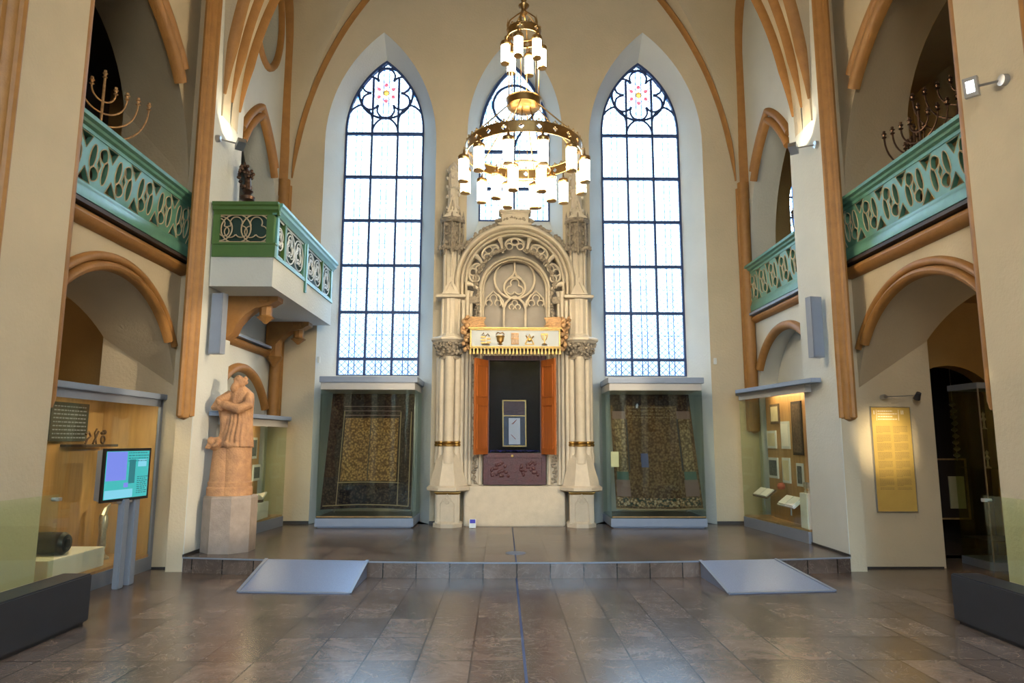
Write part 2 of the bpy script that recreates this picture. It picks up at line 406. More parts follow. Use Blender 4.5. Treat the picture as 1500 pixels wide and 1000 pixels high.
# ------------------------------------------------------------------ 2D curves
def arc_pts(cx, cz, r, a0, a1, n):
    return [(cx + r * math.cos(a0 + (a1 - a0) * i / n), cz + r * math.sin(a0 + (a1 - a0) * i / n)) for i in range(n + 1)]
def pointed(cx, a, zs, za, n=12, off=0.0):
    """pointed arch curve from right springing over the apex to the left springing; off widens it"""
    h = za - zs; rr = (a * a + h * h) / (2 * a); o = rr - a
    ang = math.acos(min(1, o / (rr + off))) if off else math.atan2(h, o)
    right = [(cx - o + (rr + off) * math.cos(ang * i / n), zs + (rr + off) * math.sin(ang * i / n)) for i in range(n + 1)]
    left = [(2 * cx - x, z) for (x, z) in reversed(right[:-1])]
    return right + left
def opening(cx, a, z0, zs, za, n=12):
    return [(cx - a, z0), (cx + a, z0)] + pointed(cx, a, zs, za, n)
def segarch(cx, a, z0, zs, za, n=16):
    h = za - zs; rr = (a * a + h * h) / (2 * h); cz = za - rr; al = math.asin(min(1, a / rr))
    if h > a: al = PI - al
    pts = [(cx + rr * math.sin(al - 2 * al * i / n), cz + rr * math.cos(al - 2 * al * i / n)) for i in range(n + 1)]
    return [(cx - a, z0), (cx + a, z0)] + pts
def roll_profile(w, d, n=5):
    """three joined rolls: a fat middle with thin fillets, total width w, depth d"""
    p = [(-w / 2, -0.02), (w / 2, -0.02), (w / 2, d * 0.35)]
    for i in range(n + 1):
        a = -0.15 + (PI + 0.3) * i / n
        p.append((w * 0.33 * math.cos(a), d * 0.45 + d * 0.55 * math.sin(a)))
    p.append((-w / 2, d * 0.35))
    return p
def half_round(w, d, n=6):
    return [(-w / 2, -0.02)] + [(-w / 2 * math.cos(PI * i / n), d * math.sin(PI * i / n)) for i in range(n + 1)] + [(w / 2, -0.02)]
def circle(cx, cz, r, n=20, a0=0): return [(cx + r * math.cos(a0 + 2 * PI * i / n), cz + r * math.sin(a0 + 2 * PI * i / n)) for i in range(n)]

# ================================================================== THE SHELL
DZ = 0.18            # dais height
YB = 12.05           # east wall
mb = MB(); mb.add([(-8, -6, 0), (8, -6, 0), (8, 14, 0), (-8, 14, 0)], [(0, 1, 2, 3)])
struct(mb.build('floor', 'floor', smooth=0), 'brown polished marble tile floor of the main hall', 'floor')
# dais with a gently bowed front
fr = [(-4.1 + 8.2 * i / 24, 8.68 - 0.36 * (1 - ((-4.1 + 8.2 * i / 24) / 4.1) ** 2)) for i in range(25)]
lp = fr + [(4.1, 9.0), (5.3, 9.0), (5.3, 12.7), (-5.3, 12.7), (-5.3, 9.0), (-4.1, 9.0)]
mb = MB(); mb.slab([lp], lambda u, v, d: (u, v, d), 0.0, DZ)
dais = struct(mb.build('floor', 'floor', smooth=0), 'raised marble dais before the ark, one step high', 'dais')
# metal nosing and centre strip
mb = MB(); mb.sweep([(x, y - 0.004, DZ + 0.001) for x, y in fr], [(-0.012, -0.012), (0.012, -0.012), (0.012, 0.003), (-0.012, 0.003)], (0, 0, 1))
struct(mb.build('trim_1', 'grey_metal'), 'thin metal nosing along the dais edge', 'trim')
mb = MB(); mb.box(-0.045, -0.025, 0.2, 8.318, 0.0, 0.003)
struct(mb.build('trim_2', 'dark_iron', smooth=0), 'narrow blue grey metal strip down the middle of the hall floor', 'trim')
mb = MB(); mb.box(-0.045, -0.030, 8.33, 11.6, DZ, DZ + 0.003)
struct(mb.build('trim_3', 'dark_iron', smooth=0), 'narrow metal strip across the dais to the ark', 'trim')
mb = MB(); mb.lathe((-0.03, 9.0, DZ), [(0.13, 0.0), (0.13, 0.004), (0.11, 0.006), (0.0, 0.006)], 24)
tag(mb.build('floor_plate', 'grey_metal', origin=(-0.03, 9.0, DZ)), 'round grey metal plate set in the dais floor before the ark', 'floor plate')

# east wall with three tall pointed niches
WX = [(-2.49, -2.52), (2.44, 2.45)]
outer = [(-4.6, -0.2), (4.6, -0.2), (4.6, 12.7), (-4.6, 12.7)]
n_out = [opening(-2.49, 1.03, 0.18, 7.1, 9.28, 16), opening(2.44, 1.06, 0.18, 7.1, 9.33, 16), opening(0.0, 0.88, 4.9, 7.3, 9.25, 16)]
w_in = [opening(-2.52, 0.76, 0.18, 7.55, 9.02, 16), opening(2.45, 0.76, 0.18, 7.55, 9.02, 16), opening(0.0, 0.68, 5.75, 7.55, 8.95, 16)]
mb = MB()
mb.face([outer] + n_out + [[(-0.54, 1.0), (0.54, 1.0), (0.54, 3.05), (-0.54, 3.05)]], lambda u, v: (u, YB, v))
east = struct(mb.build('wall_east', 'plaster', smooth=0), 'tall cream plaster wall behind the ark', 'wall')
mb = MB()
for o_, i_ in zip(n_out, w_in): mb.loft([(u, YB, v) for u, v in o_], [(u, 12.6, v) for u, v in i_])
for cx in (-2.52, 2.45): mb.box(cx - 0.78, cx + 0.78, 12.6, 12.75, 0.1, 2.78)
mb.face([[(-5.5, -0.2), (5.1, -0.2), (5.1, 12.7), (-5.5, 12.7)]] + w_in, lambda u, v: (u, 12.75, v))
struct(mb.build('wall_niches', 'plaster_pale', smooth=50), 'pale splayed window embrasures in the east wall', 'wall')

def make_window(n, cx, a, z0, zs, za, label, bars, ymull):
    root = struct_root('window_%d' % n, label, 'window', (cx, 12.62, z0))
    Y = 12.62
    def fn(u, v, d): return (u, d, v)
    # frame: outline + mullions + bars + tracery
    fm = MB(); P = opening(cx, a, z0, zs, za, 16)
    fm.sweep([(u, Y, v) for u, v in P], [(-0.025, -0.03), (0.025, -0.03), (0.025, 0.03), (-0.025, 0.03)], (0, 1, 0), closed=True)
    for mx in ymull: 
        top = zs + 1.1 if abs(mx - cx) < 0.3 and len(ymull) == 2 else za - 0.02
        fm.box(mx - 0.02, mx + 0.02, Y - 0.03, Y + 0.03, z0, top)
    for bz in bars: fm.box(cx - a, cx + a, Y - 0.04, Y + 0.03, bz - 0.025, bz + 0.025)
    fm.build('window_frame', 'dark_iron', root)
    tr = MB(); rc = zs + 0.80; rr = a * 0.70
    def ring(x, z, r, th=0.022, n=28): tr.tube([(x + r * math.cos(2 * PI * i / n), Y, z + r * math.sin(2 * PI * i / n)) for i in range(n)], th, 6, closed=True)
    if n != 3:
        ring(cx, rc, rr, 0.026, 40)
        for k in range(6):
            an = PI / 2 + k * PI / 3; ox, oz = cx + rr * 0.66 * math.cos(an), rc + rr * 0.66 * math.sin(an); r1 = rr * 0.32
            tr.tube([(ox + r1 * math.cos(an + t), Y, oz + r1 * math.sin(an + t)) for t in [R(-125 + 250 * i / 18) for i in range(19)]], 0.021, 6)
        third = 2 * a / 3
        for k, c in enumerate((cx - third, cx, cx + third)):
            q = pointed(c, third / 2, zs - 0.02 + (0.22 if k != 1 else -0.0), zs + (0.55 if k != 1 else 0.30), 8)
            tr.tube([(u, Y, v) for u, v in q], 0.023, 6)
    else:
        ring(cx, zs + 0.72, a * 0.62, 0.028, 40)
        for s in (-1, 1):
            q = pointed(cx + s * a / 2, a / 2, zs - 0.25, zs + 0.35, 10); tr.tube([(u, Y, v) for u, v in q], 0.024, 6)
    tr.build('tracery', 'dark_iron', root)
    g = MB(); g.slab([P], fn, Y + 0.006, Y + 0.012, sides=False)
    # one leaf only so that the glass is thin
    g.f = g.f[:len(g.f) // 2]
    g.build('window_glass', 'window_glass', root, smooth=0)
    if n != 3:
        def disc(x, z, r, m, nm, dy):
            q = MB(); q.face([circle(x, z, r, 20)], lambda u, v: (u, Y - dy, v)); q.build(nm, m, root, smooth=0)
        pass
        for k in range(6):
            an = PI / 2 + k * PI / 3
            disc(cx + rr * 0.66 * math.cos(an), rc + rr * 0.66 * math.sin(an), rr * 0.28, 'glass_lilac', 'rosette_petal', 0.004)
        disc(cx, rc, rr * 0.46, 'glass_pink', 'rosette_field', 0.006)
        disc(cx, rc, rr * 0.12, 'glass_gold', 'rosette_heart', 0.010)
        for k in range(6):
            an = PI / 2 + k * PI / 3
            disc(cx + rr * 0.31 * math.cos(an), rc + rr * 0.31 * math.sin(an), rr * 0.075, 'glass_rose', 'rosette_bead', 0.010)
    return root
BZ = [7.50, 6.62, 5.75, 4.87, 3.97, 3.09]
make_window(1, -2.52, 0.75, 2.79, 7.55, 9.0, 'tall pointed leaded window with rosette, left of the ark', BZ, (-2.77, -2.27))
make_window(2, 2.45, 0.75, 2.79, 7.55, 9.0, 'tall pointed leaded window with bright red rosette, right of the ark', BZ, (2.20, 2.70))
make_window(3, 0.0, 0.67, 5.76, 7.40, 8.93, 'shorter pointed window high behind the chandelier', [7.15, 6.40], (0.0,))

# skirting along the east wall
mb = MB()
for x0, x1 in ((-4.2, -3.52), (-1.46, -1.35), (1.35, 1.38), (3.5, 4.2)): mb.box(x0, x1, 12.02, 12.05, DZ, DZ + 0.05)
for cx in (-2.52, 2.45):
    mb.box(cx - 0.95, cx + 0.95, 12.52, 12.6, DZ, DZ + 0.05)
struct(mb.build('baseboard_east', 'skirting', smooth=0), 'low dark skirting at the foot of the east wall', 'baseboard')

# side walls: nave bays at |x|=4.5, choir bay at |x|=4.3
def LO_front(): return segarch(7.5, 1.45, -0.05, 2.3, 3.48, 24)
def LO_back(): return segarch(7.5, 1.48, -0.05, 2.9, 3.38, 24)
def UP_front(): return opening(7.5, 1.45, 4.0, 4.9, 7.02, 12)
def UP_back(): return opening(7.5, 1.50, 4.0, 5.7, 7.25, 12)
def shift(lp, d): return [(u + d, v) for u, v in lp]

def nave_bay_wall(mb, s, d):
    xf, xb = s * 4.5, s * 5.45
    rect = [(6.0 + d, -0.1), (9.0 + d, -0.1), (9.0 + d, 12.7), (6.0 + d, 12.7)]
    # lower opening reaches the floor: treat wall polygon as notch-free with holes slightly above base
    L1 = shift(LO_front(), d); L2 = shift(LO_back(), d)
    U1 = shift(UP_front(), d); U2 = shift(UP_back(), d)
    mb.face([rect, L1, U1], lambda u, v: (xf, u, v)); mb.face([rect, L2, U2], lambda u, v: (xb, u, v))
    mb.loft([(xf, u, v) for u, v in L1], [(xb, u, v) for u, v in L2]); mb.loft([(xf, u, v) for u, v in U1], [(xb, u, v) for u, v in U2])

PIERS = [(8.7, 9.75), (5.15, 5.99), (1.55, 2.45), (-2.05, -1.15), (-5.6, -4.7)]
for s, side in ((-1, 'left'), (1, 'right')):
    mb = MB()
    for d in (0, -3.6, -7.2, -10.8): nave_bay_wall(mb, s, d)
    for i, (a, b) in enumerate(PIERS):
        lo = a + 0.25; hi = b - 0.1
        if i == 0: hi = 9.82
        mb.box(min(s * (4.12 if i else 4.128), s * 4.33), max(s * (4.12 if i else 4.128), s * 4.33), a + 0.03, b, -0.05, 12.7)
        mb.box(min(s * 4.3, s * 5.46), max(s * 4.3, s * 5.46), a + 0.25 if i == 0 else a - 0.02, b + 0.07, -0.05, 12.7)
    struct(mb.build('wall_%s' % side, 'plaster', smooth=35), 'cream plaster piers and arcade wall on the %s of the nave' % side, 'wall')
    mb = MB(); mb.box(min(s * 4.12, s * 4.129), max(s * 4.12, s * 4.129), 8.735, 9.745, 0.0, 12.7)  # thin pale veneer paints window daylight onto the pier face
    struct(mb.build('wall_pier_%s' % side, 'plaster_pale', smooth=0), 'front of the choir pier, tinted pale as by daylight, on the %s' % side, 'wall')
    # choir bay wall
    xf = s * 4.3
    mb = MB()
    za = 3.43 if s > 0 else 2.72
    rect = [(9.6, 0.0), (12.2, 0.0), (12.2, 12.7), (9.6, 12.7)]
    low = segarch(10.72, 1.22, 0.02, 2.55 if s > 0 else 1.85, za, 20)
    up = opening(10.9, 1.08, 4.0, 5.0, 7.0, 12)
    holes = [low, up]
    if s < 0: holes.append([(10.95 + 0.62 * math.cos(t), 8.98 + 0.98 * math.sin(t)) for t in [2 * PI * i / 28 for i in range(28)]])
    mb.face([rect] + holes, lambda u, v: (xf, u, v))
    xr = s * 4.62
    mb.loft([(xf, u, v) for u, v in low], [(xr, u, v) for u, v in low]); mb.face([low], lambda u, v: (xr, u, v))
    xr = s * 4.75
    mb.loft([(xf, u, v) for u, v in up], [(xr, u, v) for u, v in up])
    mb.face([[(9.6, 0.0), (12.2, 0.0), (12.2, 12.7), (9.6, 12.7)], up], lambda u, v: (xr, u, v))
    if s < 0:
        oc = holes[2]; mb.loft([(xf, u, v) for u, v in oc], [(s * 4.8, u, v) for u, v in oc]); mb.face([oc], lambda u, v: (s * 4.8, u, v))
    struct(mb.build('wall_choir_%s' % side, 'plaster_pale', smooth=35), 'pale plaster wall of the choir bay on the %s' % side, 'wall')

# aisles and galleries behind the arcades
for s, side in ((-1, 'left'), (1, 'right')):
    xo = s * 7.7
    mb = MB()
    mb.add([(xo, -6, 0), (xo, 12.3, 0), (xo, 12.3, 3.6), (xo, -6, 3.6)], [(0, 1, 2, 3)])
    mb.add([(s * 5.45, -6, 3.6), (xo, -6, 3.6), (xo, 12.3, 3.6), (s * 5.45, 12.3, 3.6)], [(0, 1, 2, 3)])
    mb.add([(s * 5.45, 12.3, 0), (xo, 12.3, 0), (xo, 12.3, 3.6), (s * 5.45, 12.3, 3.6)], [(0, 1, 2, 3)])
    struct(mb.build('wall_aisle_%s' % side, 'plaster_ochre', smooth=0), 'ochre plaster of the %s aisle behind the arches' % side, 'wall')
    # transverse arch wall in the aisle
    mb = MB()
    if s > 0:
        ow = [(5.4, -0.05), (7.7, -0.05), (7.7, 3.6), (5.4, 3.6)]
        mb.slab([ow, [(u, max(v, 0.0)) for u, v in segarch(6.2, 0.66, 0.0, 2.28, 2.68, 16)]], lambda u, v, d: (u, d, v), 9.7, 9.95)
    else:
        mb.box(-7.7, -5.4, 9.7, 9.9, 0, 3.6)
    struct(mb.build('wall_cross_%s' % side, 'plaster_ochre', smooth=35), 'ochre cross wall at the end of the %s aisle bay' % side, 'wall')
    # gallery shell
    m = 'dark_wood' if s < 0 else 'plaster_ochre'  # dark material on the left stands in for the unlit gallery's shade
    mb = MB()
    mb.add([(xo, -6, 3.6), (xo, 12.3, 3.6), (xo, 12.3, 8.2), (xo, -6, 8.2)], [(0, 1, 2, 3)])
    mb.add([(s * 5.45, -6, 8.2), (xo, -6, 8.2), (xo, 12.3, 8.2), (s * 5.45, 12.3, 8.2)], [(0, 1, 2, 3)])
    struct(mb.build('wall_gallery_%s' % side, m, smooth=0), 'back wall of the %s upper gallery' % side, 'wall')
    mb = MB(); mb.box(min(s * 4.52, xo), max(s * 4.52, xo), -6, 9.0, 3.66, 4.0); mb.box(min(s * 4.32, xo), max(s * 4.32, xo), 9.82, 12.0, 3.66, 4.0)
    struct(mb.build('floor', 'dark_wood', smooth=0), 'floor slab of the %s gallery' % side, 'floor')
    mb = MB()
    if s > 0:
        mb.face([[(4.7, 3.6), (7.7, 3.6), (7.7, 8.2), (4.7, 8.2)], opening(5.75, 0.56, 4.9, 6.05, 6.95, 8)], lambda u, v: (u, 12.3, v))
        mb.loft([(u, 12.3, v) for u, v in opening(5.75, 0.56, 4.9, 6.05, 6.95, 8)], [(u, 12.5, v) for u, v in opening(5.75, 0.56, 4.9, 6.05, 6.95, 8)])
    else: mb.add([(-5.3, 12.3, 3.6), (-7.7, 12.3, 3.6), (-7.7, 12.3, 8.2), (-5.3, 12.3, 8.2)], [(0, 1, 2, 3)])
    struct(mb.build('wall_gallery_end_%s' % side, 'plaster_ochre', smooth=0), 'end wall of the %s upper gallery' % side, 'wall')
w4 = struct_root('window_4', 'small pointed window at the end of the right gallery', 'window', (5.75, 12.4, 4.9))
mb = MB(); P4 = opening(5.75, 0.56, 4.9, 6.05, 6.95, 8); mb.sweep([(u, 12.42, v) for u, v in P4], [(-0.03, -0.03), (0.03, -0.03), (0.03, 0.03), (-0.03, 0.03)], (0, 1, 0), closed=True)
mb.box(5.73, 5.77, 12.4, 12.44, 4.9, 6.9)
for z in (5.4, 5.8, 6.2): mb.box(5.2, 6.3, 12.4, 12.44, z - 0.012, z + 0.012)
mb.build('window_frame', 'dark_iron', w4)
mb = MB(); mb.face([P4], lambda u, v: (u, 12.43, v)); mb.build('window_glass', 'window_glass', w4, smooth=0)
portal('window_daylight', (5.75, 12.6, 5.9), 1.1, 2.1, (R(-90), 0, 0))

# rear wall and outer ceiling
mb = MB(); WWH = [opening(c, 0.95, 2.4, 8.0, 9.8, 10) for c in (-2.7, 2.7)]
mb.face([[(-8, 0), (8, 0), (8, 12.7), (-8, 12.7)]] + WWH, lambda u, v: (u, -5.8, v))
for h_ in WWH: mb.loft([(u, -5.8, v) for u, v in h_], [(u, -6.1, v) for u, v in h_])
struct(mb.build('wall_west', 'plaster', smooth=0), 'plaster west wall behind the viewer', 'wall')
for c in (-2.7, 2.7):  # west windows added to let in cool fill daylight
    w_ = struct_root('window_%d' % {-2.7: 5, 2.7: 6}[c], 'tall west window added for fill daylight behind the viewer, ' + {-2.7: 'left', 2.7: 'right'}[c] + ' one', 'window', (c, -6.0, 2.4))
    q = MB()
    for z in (2.42, 3.6, 4.8, 6.0, 7.2, 8.3): q.box(c - 0.95, c + 0.95, -6.02, -5.98, z - 0.02, z + 0.02)
    for x in (c - 0.93, c - 0.32, c + 0.32, c + 0.93): q.box(x - 0.02, x + 0.02, -6.02, -5.98, 2.4, 9.2)
    q.build('window_frame', 'dark_iron', w_, smooth=0)
    q = MB(); q.face([opening(c, 0.95, 2.4, 8.0, 9.8, 10)], lambda u, v: (u, -6.03, v)); q.build('window_glass', 'clear_pane', w_, smooth=0)
    portal('window_daylight', (c, -6.15, 6.1), 2.0, 7.6, (R(90), 0, 0))
mb = MB(); mb.add([(-8.2, -6, 12.65), (8.2, -6, 12.65), (8.2, 12.76, 12.65), (-8.2, 12.76, 12.65)], [(0, 1, 2, 3)])
mb.add([(-8.2, -6, 0), (-8.2, 12.76, 0), (-8.2, 12.76, 12.65), (-8.2, -6, 12.65)], [(0, 1, 2, 3)]); mb.add([(8.2, -6, 0), (8.2, 12.76, 0), (8.2, 12.76, 12.65), (8.2, -6, 12.65)], [(0, 1, 2, 3)])
mb.add([(-8.2, 12.76, 0), (-5.4, 12.76, 0), (-5.4, 12.76, 12.65), (-8.2, 12.76, 12.65)], [(0, 1, 2, 3)]); mb.add([(6.5, 12.76, 0), (8.2, 12.76, 0), (8.2, 12.76, 12.65), (6.5, 12.76, 12.65)], [(0, 1, 2, 3)])
mb.add([(5.0, 12.76, 0), (6.5, 12.76, 0), (6.5, 12.76, 4.8), (5.0, 12.76, 4.8)], [(0, 1, 2, 3)]); mb.add([(5.0, 12.76, 7.0), (6.5, 12.76, 7.0), (6.5, 12.76, 12.65), (5.0, 12.76, 12.65)], [(0, 1, 2, 3)])
struct(mb.build('ceiling_outer', 'plaster', smooth=0), 'outer shell above the vault', 'ceiling')

# vault: transverse ribs, diagonals, wall ribs and webs
def prof_z(q):  # q = 1 at the wall .. 0 at the crown
    x = 4.12 * q; return 6.0 + math.sqrt(max(0, 6.8 ** 2 - (x + 2.7) ** 2))
NV = 44
def tpt(s, y, k): q = math.cos(0)  # unused
qs = [1 - (i / NV) ** 1.0 for i in range(NV + 1)]
# spread samples evenly by arc angle
A1 = math.atan2(6.24, 2.7)
def transverse(s, y):
    out = []
    for i in range(NV + 1):
        a = A1 * i / NV; out.append(Vector((s * (-2.7 + 6.8 * math.cos(a)), y, 6.0 + 6.8 * math.sin(a))))
    return out
def diagonal(s, y0, yc):
    out = []
    for i in range(NV + 1):
        a = A1 * i / NV; x = -2.7 + 6.8 * math.cos(a); q = x / 4.1
        out.append(Vector((s * x, yc + (y0 - yc) * q, 6.0 + 6.8 * math.sin(a) * 1.01)))
    return out
def wallrib(s, y0, yc, zs, za, xw):
    out = []; a = abs(yc - y0); h = za - zs; rr = (a * a + h * h) / (2 * a); o = rr - a; ang = math.atan2(h, o); sg = 1 if y0 > yc else -1
    ns = 20
    for i in range(ns): out.append(Vector((s * xw, y0, 6.0 + (zs - 6.0) * i / ns)))
    for i in range(NV + 1 - ns):
        t = ang * i / (NV - ns); out.append(Vector((s * (xw - 0.0), yc + sg * (-o + rr * math.cos(t)), zs + rr * math.sin(t))))
    return out
web = MB(); ribs = []
bays = [(9.25, 12.02), (5.6, 9.2), (2.0, 5.6), (-1.6, 2.0), (-5.2, -1.6)]
for b, (y0, y1) in enumerate(bays):
    yc = (y0 + y1) / 2
    for s in (-1, 1):
        for yy in (y0, y1):
            T = transverse(s, yy); D = diagonal(s, yy + (0.24 if yy == y0 else -0.24) * (0 if b == 0 and yy == y1 else 1), yc)
            if b == 0: Wr = wallrib(s, 9.82 if yy == y0 else 12.0, 10.92, 8.75, 10.7, 4.28)
            else: Wr = wallrib(s, yy + (0.35 if yy == y0 else -0.35), yc, 8.2, 10.9, 4.42)
            lift = Vector((0, 0, 0.04))
            web.loft([p + lift for p in T], [p + lift for p in D], closed=False)
            web.loft([p + lift for p in D], [p for p in Wr], closed=False)
            # crown seam to the wall rib
            ribs.append(('d', s, b, D)); ribs.append(('w', s, b, Wr))
            if not (yy == y0 and b < 4): ribs.append(('t', s, b, T))
struct(web.build('ceiling', 'plaster', smooth=40), 'cream plaster rib vault', 'ceiling')
RP = [(-0.075, 0.06), (0.075, 0.06), (0.078, -0.03), (0.05, -0.065), (0.035, -0.10), (0.0, -0.125), (-0.035, -0.10), (-0.05, -0.065), (-0.078, -0.03)]
k = 4
for kind_, s, b, P in ribs:
    if b > 2: continue
    if kind_ == 'd' and b == 0 and P[0].y > 11.5: continue
    mb = MB()
    if kind_ == 'w': nr = (-s, 0, 0); pf = [(a * 0.8, -(c)) for a, c in RP]
    else:
        nr = lambda p: Vector((p.x, 0, p.z - 6.0)) if abs(p.x) > 0.01 else Vector((0, 0, 1)); pf = RP
    if kind_ == 't' and abs(P[0].y - 12.02) < 0.05: nr = (0, -1, 0); pf = [(a * 0.6, -c * 0.8) for a, c in RP]
    if kind_ == 'w' and b == 0 and P[0].y < 10: P = [p for p in P if p.z > 8.7]
    if kind_ == 'w' and b > 0: P = [p for p in P if p.z > 8.15]
    if kind_ != 'w': P = [p for p in P if p.z > 6.3]
    if kind_ != 'w' and abs(P[0].y - 12.02) > 0.3: pf = [(a * 0.72, c * 0.8) for a, c in pf]
    mb.sweep(P, pf, nr, taper=(4 if kind_ != 'w' else 0))
    struct(mb.build('trim_%d' % k, 'ochre_trim', smooth=40), 'ochre moulded vault rib', 'trim'); k += 1

# corner shafts of the piers, string courses, arch mouldings
SH = [(0.0, 0.0)]
def shaft(mb, x, y, z0, z1, r, cx, cy):
    mb.lathe((x, y, 0), [(0.02, z0 - 0.03), (r * 0.8, z0), (r, z0 + 0.08), (r, z1)], 14)
    for dx, dy in ((cx, 0), (0, cy)): mb.lathe((x + dx, y + dy, 0), [(0.01, z0 - 0.01), (r * 0.42, z0 + 0.02), (r * 0.42, z1)], 8)
for s, side in ((-1, 'left'), (1, 'right')):
    for i, (a, b) in enumerate(PIERS[:4]):
        for e, yy in ((0, a), (1, b)):
            mb = MB(); far = (i == 0 and e == 1)
            sy = yy + (0.03 if e == 0 else 0.0)
            if far: continue
            xs, ys = (s * 4.235, yy + 0.05) if e == 0 else (s * 4.225, yy + 0.055)
            shaft(mb, xs, ys, 1.88, 12.3, 0.092, s * (-0.085 if e == 0 else 0.09), 0.0)
            dy = -0.09 if e == 0 else 0.09
            mb.lathe((xs + s * 0.02, ys + dy, 0), [(0.01, 1.87), (0.045, 1.9), (0.045, 12.3)], 8)
            struct(mb.build('trim_%d' % k, 'ochre_trim', smooth=40), 'ochre engaged shaft on a %s pier corner' % side, 'trim'); k += 1
    # choir corner shaft
    mb = MB(); z0 = 1.75 if s > 0 else 1.9
    mb.lathe((s * 4.2, 11.98, 0), [(0.02, z0 - 0.02), (0.085, z0 + 0.02), (0.10, z0 + 0.1), (0.10, 6.3)], 12)
    mb.lathe((s * 4.12, 12.02, 0), [(0.01, z0), (0.045, z0 + 0.04), (0.045, 6.2)], 8)
    struct(mb.build('trim_%d' % k, 'ochre_trim', smooth=40), 'ochre shaft in the %s choir corner' % side, 'trim'); k += 1
    # mouldings of nave bays
    for d in (0, -3.6):
        mb = MB(); xw = s * 4.5; N_ = (-s, 0, 0)
        q = [(u, v) for u, v in segarch(7.5 + d, 1.45, 0, 2.3, 3.48, 40)[2:] if v > 2.78]
        mb.sweep([(xw, u, v) for u, v in q], half_round(0.11, 0.075), N_)
        q = [(u, v) for u, v in segarch(7.5 + d, 1.56, 0, 2.3, 3.585, 40)[2:] if v > 2.80]
        mb.sweep([(xw, u, v) for u, v in q], half_round(0.10, 0.06), N_)
        struct(mb.build('trim_%d' % k, 'ochre_trim', smooth=40), 'ochre moulding round the lower %s arch' % side, 'trim'); k += 1
        mb = MB()
        for off, w, dd, zmin in ((0.0, 0.17, 0.11, 6.22), (0.17, 0.17, 0.10, 6.42)):
            q = [(u, v) for u, v in pointed(7.5 + d, 1.45, 4.9, 7.02, 26, off) if v > zmin]
            mb.sweep([(xw, u, v) for u, v in q], half_round(w, dd), N_)
        struct(mb.build('trim_%d' % k, 'ochre_trim', smooth=40), 'ochre double roll moulding over the upper %s gallery arch' % side, 'trim'); k += 1
        mb = MB(); mb.sweep([(xw, 6.14 + d, 3.84), (xw, 8.92 + d, 3.84)], half_round(0.17, 0.12), N_)
        struct(mb.build('trim_%d' % k, 'ochre_trim', smooth=40), 'ochre string course under the %s gallery balustrade' % side, 'trim'); k += 1
        mb = MB(); mb.box(min(xw, s * 4.36), max(xw, s * 4.36), 6.12 + d, 8.93 + d, 3.925, 3.965)
        struct(mb.build('trim_%d' % k, 'dark_wood', smooth=0), 'dark ledge on the %s string course' % side, 'trim'); k += 1
    # choir bay mouldings
    xw = s * 4.3; N_ = (-s, 0, 0); mb = MB()
    for off, w, dd, zmin in ((0.0, 0.13, 0.09, 6.15), (0.14, 0.13, 0.08, 6.33)):
        q = [(u, v) for u, v in pointed(10.9, 1.08, 5.0, 7.0, 26, off) if v > zmin and u > 9.8]
        mb.sweep([(xw, u, v) for u, v in q], half_round(w, dd), N_)
    struct(mb.build('trim_%d' % k, 'ochre_trim', smooth=40), 'ochre moulding over the %s choir gallery arch' % side, 'trim'); k += 1
    mb = MB(); zs_, za_ = (2.55, 3.43) if s > 0 else (1.85, 2.72)
    q = [(u, v) for u, v in segarch(10.72, 1.22, 0, zs_, za_, 40)[2:] if v > zs_ + 0.25 and u > 9.78]
    mb.sweep([(xw, u, v) for u, v in q], half_round(0.14, 0.09), N_)
    struct(mb.build('trim_%d' % k, 'ochre_trim', smooth=40), 'ochre moulding of the blind arch on the %s' % side, 'trim'); k += 1
    zz = 3.74 if s > 0 else 3.08
    mb = MB(); mb.sweep([(xw, 9.78, zz), (xw, 12.0, zz)], half_round(0.13, 0.10), N_)
    struct(mb.build('trim_%d' % k, 'ochre_trim', smooth=40), 'ochre string course of the %s choir bay' % side, 'trim'); k += 1
    mb = MB(); mb.box(min(xw, s * 4.17), max(xw, s * 4.17), 9.78, 12.0, zz + 0.065, zz + 0.105)
    struct(mb.build('trim_%d' % k, 'grey_lid', smooth=0), 'grey ledge on the %s choir string course' % side, 'trim'); k += 1
    # skirting by the piers
    mb = MB(); mb.box(min(s * 4.28, s * 5.42), max(s * 4.28, s * 5.42), 8.93, 8.945, 0, 0.022); mb.box(min(s * 4.10, s * 4.12), max(s * 4.10, s * 4.12), 8.7, 9.75, DZ, DZ + 0.03)
    struct(mb.build('baseboard_%s' % side, 'skirting', smooth=0), 'thin dark skirting at the %s pier' % side, 'baseboard')
# oculus ring, left choir wall
mb = MB(); mb.sweep([(-4.3, 10.95 + 0.66 * math.cos(t), 8.98 + 1.02 * math.sin(t)) for t in [2 * PI * i / 40 for i in range(40)]], half_round(0.12, 0.08), (1, 0, 0), closed=True)
struct(mb.build('trim_%d' % k, 'ochre_trim', smooth=40), 'ochre ring round the oval recess on the left', 'trim'); k += 1

